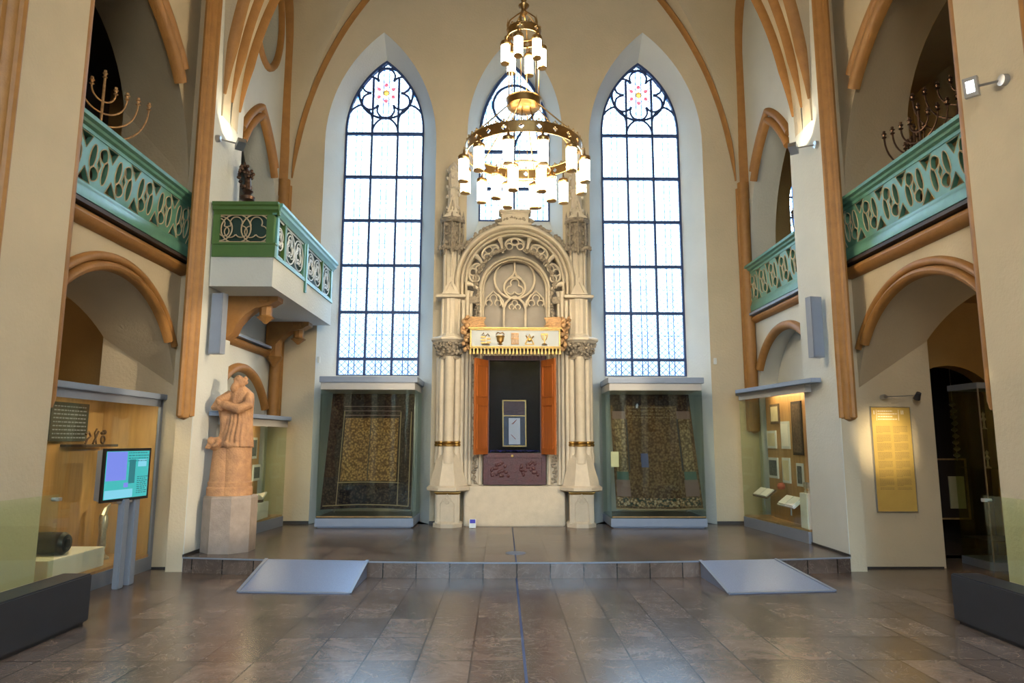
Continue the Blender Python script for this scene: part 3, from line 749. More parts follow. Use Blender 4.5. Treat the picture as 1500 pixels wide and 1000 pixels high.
# ================================================================== BALUSTRADES
def blob(cx, cz, a, b, rot, n=14, squeeze=0.0):
    out = []
    for i in range(n):
        t = 2 * PI * i / n; x = a * math.cos(t); z = b * math.sin(t) * (1 - squeeze * math.cos(t))
        out.append((cx + x * math.cos(rot) - z * math.sin(rot), cz + x * math.sin(rot) + z * math.cos(rot)))
    return out
def balustrade(name, label, s, x, y0, y1, z0, z1, mod, m_green, m_line='teal_paint'):
    root = thing(name, label, 'balustrade', (x, (y0 + y1) / 2, z0))
    H = z1 - z0; zb = z0 + 0.20 * H; zt = z1 - 0.16 * H; h = zt - zb
    sg = -s
    def X(d): return x + sg * d
    # panel with pierced tracery
    n = max(1, round((y1 - y0) / mod)); w = (y1 - y0) / n
    holes = []; cz = (zb + zt) / 2
    for i in range(n):
        c = y0 + w * (i + 0.5); fx = w / 0.48; fz = h / 0.54
        for kx in (1, -1):
            holes.append(blob(c + kx * 0.085 * fx, cz + kx * 0.135 * fz, 0.088 * fx, 0.072 * fz, R(60), 12, 0.25 * kx))
            holes.append(blob(c - kx * 0.110 * fx, cz + kx * 0.055 * fz, 0.150 * fz, 0.050 * fx, R(74), 14, 0.0))
        holes.append([(c, cz - 0.085 * fz), (c + 0.038 * fx, cz), (c, cz + 0.085 * fz), (c - 0.038 * fx, cz)])
    for i in range(n + 1):
        c = y0 + w * i
        for q in (1, -1):
            l = c - 0.105 * w / 0.48 if i > 0 else c + 0.01; r_ = c + 0.105 * w / 0.48 if i < n else c - 0.01
            zz = cz + q * (h / 2 - 0.012)
            tip = cz + q * 0.10 * h / 0.54
            holes.append([(l, zz), (c if 0 < i < n else (l if i == 0 else r_), tip), (r_, zz)][::(1 if q < 0 else -1)])
    mbp = MB(); mbp.slab([[(y0, zb), (y1, zb), (y1, zt), (y0, zt)]] + holes, lambda u, v, d: (X(d), u, v), 0.02, 0.075)
    mbp.build('tracery_panel', m_line, root, smooth=40)
    ln = MB()
    for hl in holes: ln.tube([(X(0.076), u, v) for u, v in hl], 0.0065, 4, closed=True)
    ln.build('tracery_edging', 'tracery_line', root)
    b = MB(); b.sweep([(x, y0, z0), (x, y1, z0)], [(-0.0, 0), (0.0, 0.1), (-(zb - z0) * 0.6, 0.1), (-(zb - z0) * 0.75, 0.085), (-(zb - z0), 0.075), (-(zb - z0), 0)] if sg * 1 > 0 else [(0.0, 0), (0.0, 0.1), ((zb - z0) * 0.6, 0.1), ((zb - z0) * 0.75, 0.085), ((zb - z0), 0.075), ((zb - z0), 0)], (sg, 0, 0))
    b.build('bottom_rail', m_green, root, smooth=40)
    t = MB(); k2 = (z1 - zt)
    pf = [(0, -0.02), (0, 0.085), (k2 * 0.3, 0.085), (k2 * 0.42, 0.12), (k2 * 0.62, 0.13), (k2 * 0.72, 0.17), (k2, 0.175), (k2, -0.03)]
    pf = [(a if sg < 0 else -a, c) for a, c in pf]
    t.sweep([(x, y0, zt), (x, y1, zt)], pf, (sg, 0, 0))
    t.build('top_rail', m_green, root, smooth=40)
    return root
for s, side in ((-1, 'left'), (1, 'right')):
    balustrade('gallery_balustrade', 'green pierced gallery balustrade between the two %s piers' % side, s, s * 4.5, 6.14, 8.94, 4.0, 4.83, 0.48, 'teal_paint')
balustrade('gallery_balustrade', 'small green pierced balustrade in the right choir bay beside the window', 1, 4.3, 9.8, 11.95, 3.87, 4.70, 0.43, 'teal_paint')

# left choir balcony
bal = thing('balcony', 'projecting green and cream corner balcony carried on two carved corbels', 'balcony', (-3.75, 10.4, 3.62))
bx0, bx1, by0, by1 = -4.28, -3.28, 8.92, 12.04
mb = MB()
pl = [(-4.11, by0), (bx1, by0), (bx1, by1), (-4.29, by1), (-4.29, 9.77), (-4.11, 9.77)]
mb.slab([pl], lambda u, v, d: (u, v, d), 3.62, 4.02)
mb.build('slab', 'plaster_pale', bal, smooth=0)
mb = MB(); mb.box(-4.1, bx1 + 0.02, by0 - 0.02, by0 + 0.06, 4.02, 4.20); mb.box(-4.1, bx1 + 0.03, by0 - 0.035, by0 + 0.07, 4.19, 4.215)
mb.build('bottom_board', 'green_front', bal, smooth=0)
mb = MB(); mb.box(bx1 - 0.06, bx1 + 0.02, by0 + 0.061, by1, 4.02, 4.07)
mb.build('bottom_board', 'teal_paint', bal, smooth=0)
mb = MB(); mb.box(-4.1, bx1 - 0.05, by0 + 0.035, by0 + 0.045, 4.215, 4.62); mb.box(bx1 - 0.045, bx1 - 0.035, by0 + 0.06, by1, 4.07, 4.62)
mb.build('backing_panel', 'green_back', bal, smooth=0)
def moulded_rail(mb, p0, p1, out):
    pf = [(0, -0.03), (0, 0.02), (0.04, 0.035), (0.06, 0.07), (0.10, 0.075), (0.12, 0.10), (0.16, 0.10), (0.16, -0.05)]
    t = (Vector(p1) - Vector(p0)).normalized(); sd = t.cross(Vector(out))
    if sd.z < 0: pf = [(-a, b) for a, b in pf]
    mb.sweep([p0, p1], pf, out)
mb = MB(); moulded_rail(mb, (-4.1, by0, 4.60), (bx1 + 0.06, by0, 4.60), (0, -1, 0)); mb.build('top_rail', 'green_front', bal, smooth=40)
mb = MB(); moulded_rail(mb, (bx1, by0 - 0.03, 4.60), (bx1, by1, 4.60), (1, 0, 0)); mb.build('top_rail', 'teal_paint', bal, smooth=40)
for x_ in (-4.06, bx1 - 0.06): 
    mb = MB(); mb.bbox(x_ - 0.05, x_ + 0.05, by0 - 0.02, by0 + 0.06, 4.2, 4.61, 0.006); mb.build('post', 'green_front', bal)
for y_ in (by0 + 0.10, 9.35, 10.30, 10.42, 11.35, 11.95):
    mb = MB(); mb.bbox(bx1 - 0.05, bx1 + 0.015, y_ - 0.045, y_ + 0.045, 4.06, 4.61, 0.006); mb.build('post', 'green_front' if y_ in (9.35, 11.35) else 'teal_paint', bal)
mb = MB(); mb.bbox(bx1 - 0.03, bx1 + 0.03, 10.33, 10.40, 3.85, 4.72, 0.006); mb.build('post', 'teal_paint', bal)
def trefoil_ring(mb, fn, cu, cz, r, th=0.010):
    n = 26; mb.tube([fn(cu + r * math.cos(2 * PI * i / n), cz + r * math.sin(2 * PI * i / n)) for i in range(n)], th, 5, closed=True)
    for q in range(3):
        an = PI / 2 + q * 2 * PI / 3; ox, oz = cu + 0.42 * r * math.cos(an), cz + 0.42 * r * math.sin(an)
        mb.tube([fn(ox + 0.40 * r * math.cos(an + t), oz + 0.40 * r * math.sin(an + t)) for t in [R(-120 + 240 * i / 14) for i in range(15)]], th * 0.85, 5)
mb = MB()
for cu in (-4.02, -3.80, -3.53): trefoil_ring(mb, lambda u, v: (min(max(u, -4.09), -3.35), by0 - 0.005, v), cu, 4.41, 0.20 if cu > -3.9 else 0.17)
for zz in (4.225, 4.60): mb.tube([(-4.09, by0 - 0.005, zz), (-3.36, by0 - 0.005, zz)], 0.010, 5)
mb.build('tracery', 'tracery_line', bal)
mb = MB()
for a_, b_, nn in ((9.02, 9.30, 1), (9.42, 10.24, 2), (10.50, 11.28, 2), (11.42, 11.9, 1)):
    for i in range(nn):
        w = (b_ - a_) / nn; trefoil_ring(mb, lambda u, v: (bx1 - 0.01, u, v), a_ + w * (i + 0.5), 4.34, min(0.235, w * 0.55))
        trefoil_ring(mb, lambda u, v: (bx1 - 0.012, u, v), a_ + w * (i + 0.5), 4.34, min(0.13, w * 0.3))
    for zz in (4.09, 4.59): mb.tube([(bx1 - 0.01, a_, zz), (bx1 - 0.01, b_, zz)], 0.012, 5)
mb.build('tracery', 'white_paint', bal)
# corbels
for cy, zt in ((9.66, 3.62), (11.78, 3.62)):
    c = thing('corbel', 'carved ochre corbel under the balcony, ' + ('near one beside the loudspeaker' if cy < 10 else 'far one in the corner on a shaft'), 'corbel', (-4.1, cy, zt - 0.6), 'corbels under the balcony')
    struct(c)
    mb = MB(); w = 0.12
    x0 = -4.12 if cy < 10 else -4.28
    sp = [(x0, 3.62), (x0 + 0.72, 3.62), (x0 + 0.72, 3.56), (x0 + 0.66, 3.53), (x0 + 0.62, 3.50), (x0 + 0.40, 3.45), (x0 + 0.28, 3.36), (x0 + 0.16, 3.22), (x0 + 0.10, 3.08), (x0, 3.0)]
    mb.slab([sp], lambda u, v, d: (u, d, v), cy - w, cy + w); mb.build('bracket', 'ochre_trim', c, smooth=30)
    mb = MB(); mb.lathe((x0 + 0.52, cy, 0), [(0.02, 3.24), (0.05, 3.27), (0.10, 3.31), (0.13, 3.33), (0.10, 3.345), (0.085, 3.36), (0.09, 3.50), (0.14, 3.53), (0.16, 3.56), (0.16, 3.60)], 8, phase=PI / 8); mb.build('pendant', 'ochre_trim', c, smooth=25)
    mb = MB(); mb.lathe((x0 + 0.12, cy, 0), [(0.03, 2.86), (0.07, 2.92), (0.13, 2.98), (0.15, 3.02), (0.12, 3.04), (0.11, 3.10), (0.14, 3.5)], 8, phase=PI / 8)
    if cy > 10: mb.build('pendant', 'ochre_trim', c, smooth=25)

#@@PART2
# ================================================================== THE ARK PORTAL
ark = thing('torah_ark', 'carved cream stone ark portal with gilded lintel and open orange wooden doors', 'ark', (0.0, 11.75, DZ))
def rprof(c, rs, n=8): return rs
# apron and wall body
mb = MB()
body = [(-0.86, DZ), (0.86, DZ), (0.86, 4.35)] + [(0.98 * math.cos(t), 4.35 + 0.98 * math.sin(t)) for t in [R(5 + 170 * i / 24) for i in range(25)]] + [(-0.86, 4.35)]
hole = [(-0.55, 0.86), (0.55, 0.86), (0.55, 3.06), (-0.55, 3.06)]
rec = [(-0.85, 3.5), (0.85, 3.5)] + [(0.85 * math.cos(PI * i / 30), 4.37 + 0.85 * math.sin(PI * i / 30)) for i in range(31)]
mb.slab([body, hole, rec], lambda u, v, d: (u, d, v), 11.82, 12.03)
def stilt(r, cz): return [(-r, 3.5), (r, 3.5)] + [(r * math.cos(PI * i / 30), cz + r * math.sin(PI * i / 30)) for i in range(31)]
mb.slab([stilt(0.635, 4.22), stilt(0.56, 4.22)[:1] + [(0.56, 3.5)] + stilt(0.56, 4.22)[2:]] if False else [[(0.635, 3.5)] + stilt(0.635, 4.22)[2:] + [(-0.635, 3.5), (-0.56, 3.5)] + stilt(0.56, 4.22)[2:][::-1] + [(0.56, 3.5)]], lambda u, v, d: (u, d, v), 11.82, 12.0)
mb.build('body', 'stone', ark, smooth=30)
mb = MB(); mb.face([stilt(0.86, 4.37)], lambda u, v: (u, 12.03, v)); mb.build('recess_back', 'stone_shade', ark, smooth=0)
mb = MB(); mb.bbox(-0.84, 0.84, 11.72, 11.83, DZ, 0.84, 0.015); mb.build('apron', 'stone', ark)
# niche: panel, dark interior, glass
mb = MB(); mb.box(-0.53, 0.53, 11.76, 11.80, 0.86, 1.39); mb.build('lower_panel', 'mahogany', ark, smooth=0)
mb = MB()
for x0, x1, z0, z1 in ((-0.53, 0.53, 1.31, 1.39), (-0.53, 0.53, 0.86, 0.92), (-0.53, -0.46, 0.92, 1.31), (0.46, 0.53, 0.92, 1.31), (-0.045, 0.045, 0.92, 1.31)): mb.bbox(x0, x1, 11.735, 11.765, z0, z1, 0.006)
for cx in (-0.25, 0.25):
    for i in range(24): mb.ball((cx + random.uniform(-0.15, 0.15), 11.76, 1.115 + random.uniform(-0.12, 0.12)), 0.028, 0.012, 0.028, 6, 4)
pm = mb.build('panel_moulding', 'mahogany', ark)
mb = MB(); mb.lathe((-0.04, 11.73, 1.34), [(0.0, -0.012), (0.022, -0.008), (0.022, 0.006), (0.0, 0.008)], 12, axis='Y'); mb.build('lock_plate', 'gilding', ark)
mb = MB()  # interior box
mb.add([(-0.55, 11.85, 1.39), (0.55, 11.85, 1.39), (0.55, 12.7, 1.39), (-0.55, 12.7, 1.39), (-0.55, 11.85, 3.06), (0.55, 11.85, 3.06), (0.55, 12.7, 3.06), (-0.55, 12.7, 3.06)], [(0, 1, 2, 3), (4, 5, 6, 7), (2, 3, 7, 6), (0, 3, 7, 4), (1, 2, 6, 5)])
mb.build('interior', 'navy_cloth', ark, smooth=0)
mb = MB()
for x0, x1, z0, z1 in ((-0.55, -0.44, 1.39, 3.06), (0.44, 0.55, 1.39, 3.06), (-0.44, 0.44, 2.98, 3.06)): mb.bbox(x0, x1, 11.78, 11.86, z0, z1, 0.008)
mb.build('inner_frame', 'mahogany', ark)
mb = MB(); mb.box(-0.44, 0.44, 11.845, 11.851, 1.39, 2.98); mb.build('glass_pane', 'ark_glass', ark, smooth=0)
for s in (-1, 1):
    hx, hy = s * 0.47, 11.74; tx, ty = s * 0.67, 11.37
    d = Vector((tx - hx, ty - hy, 0)); L_ = d.length; d.normalize(); n_ = Vector((-d.y, d.x, 0)); Mx = Matrix((d, n_, Vector((0, 0, 1)))).transposed()
    mb = MB(); c = Vector((hx, hy, 2.17)) + d * L_ / 2; mb.obox(c, L_ / 2, 0.018, 0.80, Mx)
    dr = mb.build('door', 'door_wood', ark, smooth=0); dr['label'] = ('left' if s < 0 else 'right') + ' orange wooden door leaf swung open'
    mb = MB()
    for q in (-1, 1):
        for zc, hz in ((1.83, 0.36), (2.60, 0.26)):
            for (a, b, w_, h_) in ((0, hz, L_ / 2 - 0.05, 0.012), (0, -hz, L_ / 2 - 0.05, 0.012), (L_ / 2 - 0.055, 0, 0.012, hz), (-L_ / 2 + 0.055, 0, 0.012, hz)):
                mb.obox(c + d * a + n_ * (q * 0.022) + Vector((0, 0, zc - 2.17 + b)), w_, 0.008, h_, Mx)
    mb.build('door_moulding', 'door_wood', dr, smooth=0)
# jambs with leaf strips
def lump_strip(mb, path, w, n, sz=0.03):
    for i in range(n):
        p = Vector(path(i / (n - 1))); 
        for j in range(3):
            a = random.uniform(0, 2 * PI)
            mb.ball(p + Vector((random.uniform(-w, w), random.uniform(-0.02, 0.0), random.uniform(-0.02, 0.02))), sz * random.uniform(0.5, 1), sz * 0.6, sz * random.uniform(0.5, 1.2), 6, 4, Matrix.Rotation(a, 3, 'Y'))
for s in (-1, 1):
    mb = MB()
    for xx, yy, r in ((0.59, 11.80, 0.022), (0.77, 11.80, 0.03), (0.83, 11.76, 0.035)): mb.lathe((s * xx, yy, 0), [(r * 1.4, 0.86), (r * 1.4, 0.92), (r, 0.95), (r, 4.15), (r * 1.5, 4.2)], 10)
    mb.build('jamb_moulding', 'stone', ark)
    mb = MB(); lump_strip(mb, lambda t: (s * 0.675, 11.80, 0.9 + 2.2 * t), 0.035, 44); mb.build('jamb_carving', 'stone_carved', ark)
    mb = MB(); lump_strip(mb, lambda t: (s * 0.655, 11.78, 3.5 + 0.72 * t), 0.03, 18, 0.03)
    lump_strip(mb, lambda t: (s * 0.70 * math.cos(t * R(75)), 11.78, 4.28 + 0.70 * math.sin(t * R(75))), 0.025, 22, 0.034)
    mb.build('leaf_garland', 'stone_carved', ark)
# arch mouldings
def arch_path(r, cz, y, zb, n=36): return [(r, y, zb)] + [(r * math.cos(PI * i / n), y, cz + r * math.sin(PI * i / n)) for i in range(n + 1)] + [(-r, y, zb)]
for r, cz, y, w, d_, m_ in ((1.02, 4.36, 11.78, 0.10, 0.10, 'stone'), (0.93, 4.37, 11.80, 0.06, 0.07, 'stone'), (0.86, 4.37, 11.80, 0.05, 0.06, 'stone'), (0.60, 4.22, 11.81, 0.055, 0.06, 'stone'), (0.555, 4.22, 11.82, 0.03, 0.035, 'stone')):
    mb = MB(); mb.sweep(arch_path(r, cz, y, 4.12 if r > 0.8 else 3.45), half_round(w, d_), (0, -1, 0)); mb.build('arch_moulding', m_, ark)
# gap behind: recessed shell for the cusped band
def n3(u, v, d): return (u, d, v)
band = [(0.84 * math.cos(t), 4.37 + 0.84 * math.sin(t)) for t in [R(180 * i / 36) for i in range(37)]] + [(-0.84, 4.2), (-0.62, 4.2)] + [(-0.62 * math.cos(t), 4.22 + 0.62 * math.sin(t)) for t in [R(180 * i / 36) for i in range(37)]] + [(0.84, 4.2)]
mb = MB(); mb.slab([body[:2] + [(0.86, 3.2), (-0.86, 3.2)]], n3, 11.9, 11.95)
mb = MB()
for k5, an in enumerate((R(16), R(53), R(90), R(127), R(164))):
    rr_ = 0.735; cx, cz = rr_ * math.cos(an), 4.335 + rr_ * math.sin(an)
    ux, uz = math.cos(an), math.sin(an); vx, vz = -uz, ux
    def P_(a, b): return (cx + ux * a + vx * b, 11.79, cz + uz * a + vz * b)
    mb.tube([P_(0.105 * math.cos(t) - 0.01, 0.165 * math.sin(t)) for t in [R(-115 + 230 * i / 18) for i in range(19)]], 0.02, 6)
    for (oa, ob, r0) in ((0.035, 0, 0.062), (-0.05, 0.095, 0.056), (-0.05, -0.095, 0.056)):
        mb.tube([P_(oa + r0 * math.cos(t), ob + r0 * math.sin(t)) for t in [2 * PI * i / 16 for i in range(16)]], 0.014, 6, closed=True)
for an in (R(-2), R(34.5), R(71.5), R(108.5), R(145.5), R(182)):
    mb.tube([(0.84 * math.cos(an), 11.80, 4.37 + 0.84 * math.sin(an)), (0.76 * math.cos(an), 11.79, 4.35 + 0.76 * math.sin(an)), (0.655 * math.cos(an), 11.79, 4.28 + 0.655 * math.sin(an))], [0.05, 0.03, 0.022], 8)
mb.build('cusped_tracery', 'stone', ark)
# inner blind tracery
mb = MB(); Yt = 11.93
def rg(cx, cz, r, th, a0=0, a1=2 * PI, n=28):
    full = abs(a1 - a0 - 2 * PI) < 1e-6
    mb.tube([(cx + r * math.cos(a0 + (a1 - a0) * i / n), Yt, cz + r * math.sin(a0 + (a1 - a0) * i / n)) for i in range(n if full else n + 1)], th, 8, closed=full)
rg(0, 4.46, 0.36, 0.020); rg(0, 4.30, 0.19, 0.018)
for q in range(3):
    an = PI / 2 + q * 2 * PI / 3; rg(0.085 * math.cos(an), 4.30 + 0.085 * math.sin(an), 0.075, 0.012, an - R(125), an + R(125), 14)
mb.tube([(0, Yt - 0.01, 4.82), (0, Yt - 0.02, 4.62), (0.03, Yt, 4.53), (0.12, Yt, 4.46)], [0.02, 0.014, 0.02, 0.015], 6)
mb.tube([(0, Yt - 0.02, 4.62), (-0.03, Yt, 4.53), (-0.12, Yt, 4.46)], [0.014, 0.02, 0.015], 6)
for s in (-1, 1):
    mb.tube([(s * 0.19, Yt, 3.46), (s * 0.19, Yt, 3.92), (s * 0.16, Yt, 4.02), (s * 0.08, Yt, 4.10), (0, Yt, 4.14)], 0.022, 8)
    mb.tube([(s * 0.19, Yt, 3.92), (s * 0.21, Yt, 4.05), (s * 0.30, Yt, 4.18)], 0.018, 6)
    mb.tube([(s * 0.55, Yt, 3.95), (s * 0.50, Yt, 4.12), (s * 0.38, Yt, 4.24), (s * 0.26, Yt, 4.12), (s * 0.21, Yt, 3.95)], 0.016, 6)
    for (a, b, r0) in ((0.38, 4.11, 0.06), (0.30, 4.02, 0.055), (0.46, 4.02, 0.055)): rg(s * a, b, r0, 0.011, R(-60), R(240), 12)
for (a, b, r0) in ((0, 4.02, 0.05), (0.055, 3.95, 0.045), (-0.055, 3.95, 0.045)): rg(a, b, r0, 0.011, R(-60), R(240), 12)
mb.build('blind_tracery', 'stone', ark)
# leaf crockets along the arch, pedestal on top
mb = MB()
for s in (-1, 1):
    lump_strip(mb, lambda t: (s * 1.10 * math.cos(R(8 + 66 * t)), 11.84, 4.36 + 1.10 * math.sin(R(8 + 66 * t))), 0.045, 26, 0.05)
lump_strip(mb, lambda t: (-0.3 + 0.6 * t, 11.78, 5.48 + 0.05 * math.sin(PI * t)), 0.02, 16, 0.05)
mb.build('crockets', 'stone_carved', ark)
mb = MB(); mb.bbox(-0.24, 0.24, 11.74, 12.0, 5.42, 5.63, 0.01); mb.bbox(-0.29, 0.29, 11.70, 12.02, 5.63, 5.68, 0.01); mb.bbox(-0.26, 0.26, 11.72, 12.01, 5.60, 5.63, 0.008); mb.bbox(-0.30, 0.30, 11.71, 12.0, 5.40, 5.44, 0.01)
mb.build('top_pedestal', 'stone', ark)
# clustered columns, buttress stages and pinnacles
for s in (-1, 1):
    cx, cy = s * 1.115, 11.74; nm = 'left' if s < 0 else 'right'
    mb = MB(); mb.bbox(cx - 0.20, cx + 0.20, cy - 0.17, cy + 0.28, DZ, 0.74, 0.03); mb.lathe((cx, cy, 0), [(0.26, DZ), (0.26, 0.24), (0.22, 0.27)], 8, phase=PI / 8)
    ped = mb.build('pedestal', 'stone', ark, smooth=25)
    mb = MB(); yq = cy - 0.175
    for (a, b) in ((0.04, 0), (-0.04, 0), (0, 0.04), (0, -0.04)): mb.tube([(cx + a + 0.033 * math.cos(t), yq, 0.63 + b + 0.033 * math.sin(t)) for t in [2 * PI * i / 12 for i in range(12)]], 0.009, 5, closed=True)
    mb.tube([(cx - 0.11, yq, DZ + 0.08), (cx - 0.11, yq, 0.56), (cx, yq, 0.72), (cx + 0.11, yq, 0.56), (cx + 0.11, yq, DZ + 0.08)], 0.010, 5)
    mb.build('quatrefoil_panel', 'stone', ped)
    mb = MB(); mb.lathe((cx, cy + 0.03, 0), [(0.24, 0.70), (0.31, 0.74), (0.31, 0.76)], 4, phase=PI / 4); mb.build('base_moulding', 'gilding', ark, smooth=20)
    mb = MB(); mb.lathe((cx, cy + 0.03, 0), [(0.32, 0.76), (0.38, 0.78), (0.38, 0.83), (0.33, 0.86), (0.31, 0.96), (0.25, 1.15), (0.22, 1.30), (0.21, 1.36)], 8, phase=PI / 8); mb.build('column_base', 'stone', ark, smooth=25)
    cols_ = [(0, -0.10, 0.085), (-0.13, -0.03, 0.055), (0.13, -0.03, 0.055), (-0.19, 0.07, 0.05), (0.19, 0.07, 0.05)]
    for dx, dy, r in cols_:
        mb = MB(); mb.lathe((cx + dx, cy + dy, 0), [(r * 1.35, 1.22), (r * 1.35, 1.36), (r * 1.1, 1.40), (r * 1.1, 1.50), (r, 1.58), (r, 3.02)], 14); c_ = mb.build('column_shaft', 'stone', ark)
        mb = MB(); mb.lathe((cx + dx, cy + dy, 0), [(r * 1.1, 1.50), (r * 1.35, 1.515), (r * 1.35, 1.535), (r * 1.1, 1.55), (r * 1.35, 1.565), (r * 1.3, 1.58), (r, 1.59)], 14); mb.build('gilt_ring', 'gilding', c_)
    mb = MB(); mb.box(cx - 0.12, cx + 0.12, cy - 0.03, cy + 0.28, 1.2, 3.2); mb.build('column_core', 'stone', ark, smooth=0)
    mb = MB(); mb.lathe((cx, cy + 0.03, 0), [(0.20, 2.98), (0.21, 3.02), (0.19, 3.04), (0.22, 3.12), (0.27, 3.26)], 8, phase=PI / 8)
    for i in range(70):
        a = random.uniform(PI, 2 * PI); z = random.uniform(3.05, 3.26); rr_ = 0.22 + 0.06 * (z - 3.04) / 0.2
        mb.ball((cx + rr_ * math.cos(a), cy + 0.03 + rr_ * math.sin(a), z), random.uniform(0.02, 0.04), 0.022, random.uniform(0.018, 0.035), 6, 4, Matrix.Rotation(random.uniform(0, 3), 3, 'Y'))
    mb.build('leaf_capital', 'stone_carved', ark, smooth=60)
    mb = MB(); mb.lathe((cx, cy + 0.03, 0), [(0.29, 3.26), (0.33, 3.30), (0.35, 3.30), (0.35, 3.33), (0.31, 3.36), (0.2, 3.38)], 8, phase=PI / 8); mb.build('abacus', 'stone', ark, smooth=25)
    # middle stage
    mb = MB(); mb.lathe((cx, cy + 0.06, 0), [(0.20, 3.36), (0.20, 3.40), (0.165, 3.44), (0.165, 4.05)], 8, phase=PI / 8)
    for dx in (-0.14, 0.0, 0.14): mb.lathe((cx + dx, cy - 0.08 + abs(dx) * 0.5, 0), [(0.035, 3.38), (0.028, 3.44), (0.028, 4.05)], 8)
    mb.build('middle_stage', 'stone', ark, smooth=25)
    mb = MB(); mb.bbox(cx - 0.26, cx + 0.26, cy - 0.14, cy + 0.28, 4.06, 4.11, 0.012); mb.slab([[(cx - 0.15, 4.11), (cx + 0.15, 4.11), (cx, 4.42)], [(cx - 0.085, 4.14), (cx + 0.085, 4.14), (cx, 4.33)]], n3, cy - 0.16, cy - 0.10)
    mb.slab([[(cx - 0.14, 4.11), (cx + 0.14, 4.11), (cx, 4.40)]], n3, cy - 0.12, cy + 0.2)
    mb.build('gablet', 'stone', ark, smooth=20)
    mb = MB(); mb.bbox(cx - 0.30 * s - 0.16, cx - 0.30 * s + 0.16, cy, cy + 0.1, 3.98, 4.10, 0.012); mb.build('impost', 'stone_carved', ark)
    # upper buttress
    mb = MB(); mb.lathe((cx + s * 0.0, cy + 0.10, 0), [(0.12, 4.1), (0.12, 4.95)], 4, phase=PI / 4)
    for dx in (-0.12, 0.0, 0.12): mb.lathe((cx + dx, cy + 0.02, 0), [(0.028, 4.1), (0.028, 5.0)], 8)
    mb.build('upper_shaft', 'stone', ark, smooth=25)
    # tabernacle
    mb = MB()
    mb.lathe((cx, cy + 0.08, 0), [(0.08, 4.92), (0.12, 4.98), (0.12, 5.60)], 8, phase=PI / 8)
    for i in range(5):
        a = PI + PI * i / 4; mb.lathe((cx + 0.19 * math.cos(a), cy + 0.08 + 0.15 * math.sin(a), 0), [(0.01, 4.84), (0.025, 4.90), (0.018, 4.96), (0.018, 5.50), (0.026, 5.54), (0.0, 5.68)], 6)
        for zz in (5.08, 5.24, 5.40): mb.ball((cx + 0.15 * math.cos(a), cy + 0.08 + 0.13 * math.sin(a), zz), 0.04, 0.03, 0.035, 6, 4)
    mb.lathe((cx, cy + 0.08, 0), [(0.2, 5.44), (0.235, 5.47), (0.235, 5.50), (0.15, 5.54)], 8, phase=PI / 8)
    mb.build('tabernacle', 'stone_carved', ark, smooth=25)
    mb = MB(); lump_strip(mb, lambda t: (cx - 0.2 + 0.4 * t, cy - 0.04, 4.95 + 0.02 * math.sin(9 * t)), 0.03, 12, 0.04); mb.build('tabernacle_leaves', 'stone_carved', ark)
    mb = MB(); mb.slab([[(cx - 0.17, 5.52), (cx + 0.17, 5.52), (cx, 5.66)]], n3, cy - 0.08, cy - 0.04)
    mb.lathe((cx, cy + 0.10, 0), [(0.105, 5.54), (0.10, 5.72), (0.115, 5.74), (0.10, 5.76), (0.095, 6.06), (0.115, 6.08), (0.095, 6.11), (0.085, 6.38), (0.11, 6.41), (0.11, 6.46), (0.09, 6.50), (0.0, 6.62)], 8, phase=PI / 8)
    mb.slab([[(cx - 0.09, 5.62), (cx + 0.09, 5.62), (cx, 5.95)], [(cx - 0.05, 5.65), (cx + 0.05, 5.65), (cx, 5.85)]], n3, cy - 0.04, cy + 0.02)
    mb.build('pinnacle', 'stone', ark, smooth=20)
    for zz in (5.72, 5.95, 6.10, 6.28, 6.44):
        mb = MB()
        for dx in (-0.10, 0, 0.10): mb.ball((cx + dx, cy + 0.01 + abs(dx) * 0.6, zz + random.uniform(-0.03, 0.03)), 0.032, 0.03, 0.038, 6, 4)
        mb.build('crocket_row', 'stone', ark)
    # inner slim column beside the opening
    mb = MB(); mb.lathe((s * 0.90, 11.72, 0), [(0.05, 0.86), (0.05, 0.95), (0.035, 1.0), (0.035, 4.02)], 10); mb.build('slim_column', 'stone', ark)
# gilded lintel with reliefs and tassels
mb = MB(); mb.bbox(-0.74, 0.74, 11.32, 11.74, 3.155, 3.43, 0.008); lin = mb.build('lintel', 'lintel_white', ark)
mb = MB()
for z0, z1, e in ((3.43, 3.45, 0.02), (3.45, 3.475, 0.045), (3.14, 3.16, 0.02)): mb.bbox(-0.74 - e, 0.74 + e, 11.32 - e, 11.74, z0, z1, 0.005)
for x_ in (-0.745, 0.745): mb.bbox(x_ - 0.012, x_ + 0.012, 11.305, 11.33, 3.16, 3.43, 0.004)
mb.build('lintel_moulding', 'gilding', lin)
yl = 11.312
def relief(pieces, m='gilding'):
    q = MB()
    for p in pieces: p(q)
    q.build('gilt_relief', m, lin)
relief([lambda q: [q.bbox(-0.575 + 0.0, -0.495, yl - 0.012, yl + 0.01, z, z + 0.03, 0.008) for z in (3.20, 3.25, 3.30)] and None,
        lambda q: [q.bbox(-0.48, -0.41, yl - 0.012, yl + 0.01, z, z + 0.03, 0.008) for z in (3.21, 3.27)] and None,
        lambda q: q.tube([(-0.56, yl, 3.35), (-0.53, yl, 3.39), (-0.51, yl, 3.32), (-0.46, yl, 3.37), (-0.43, yl, 3.33)], 0.009, 6),
        lambda q: q.lathe((-0.49, yl, 0), [(0.07, 3.185), (0.05, 3.20)], 10)])
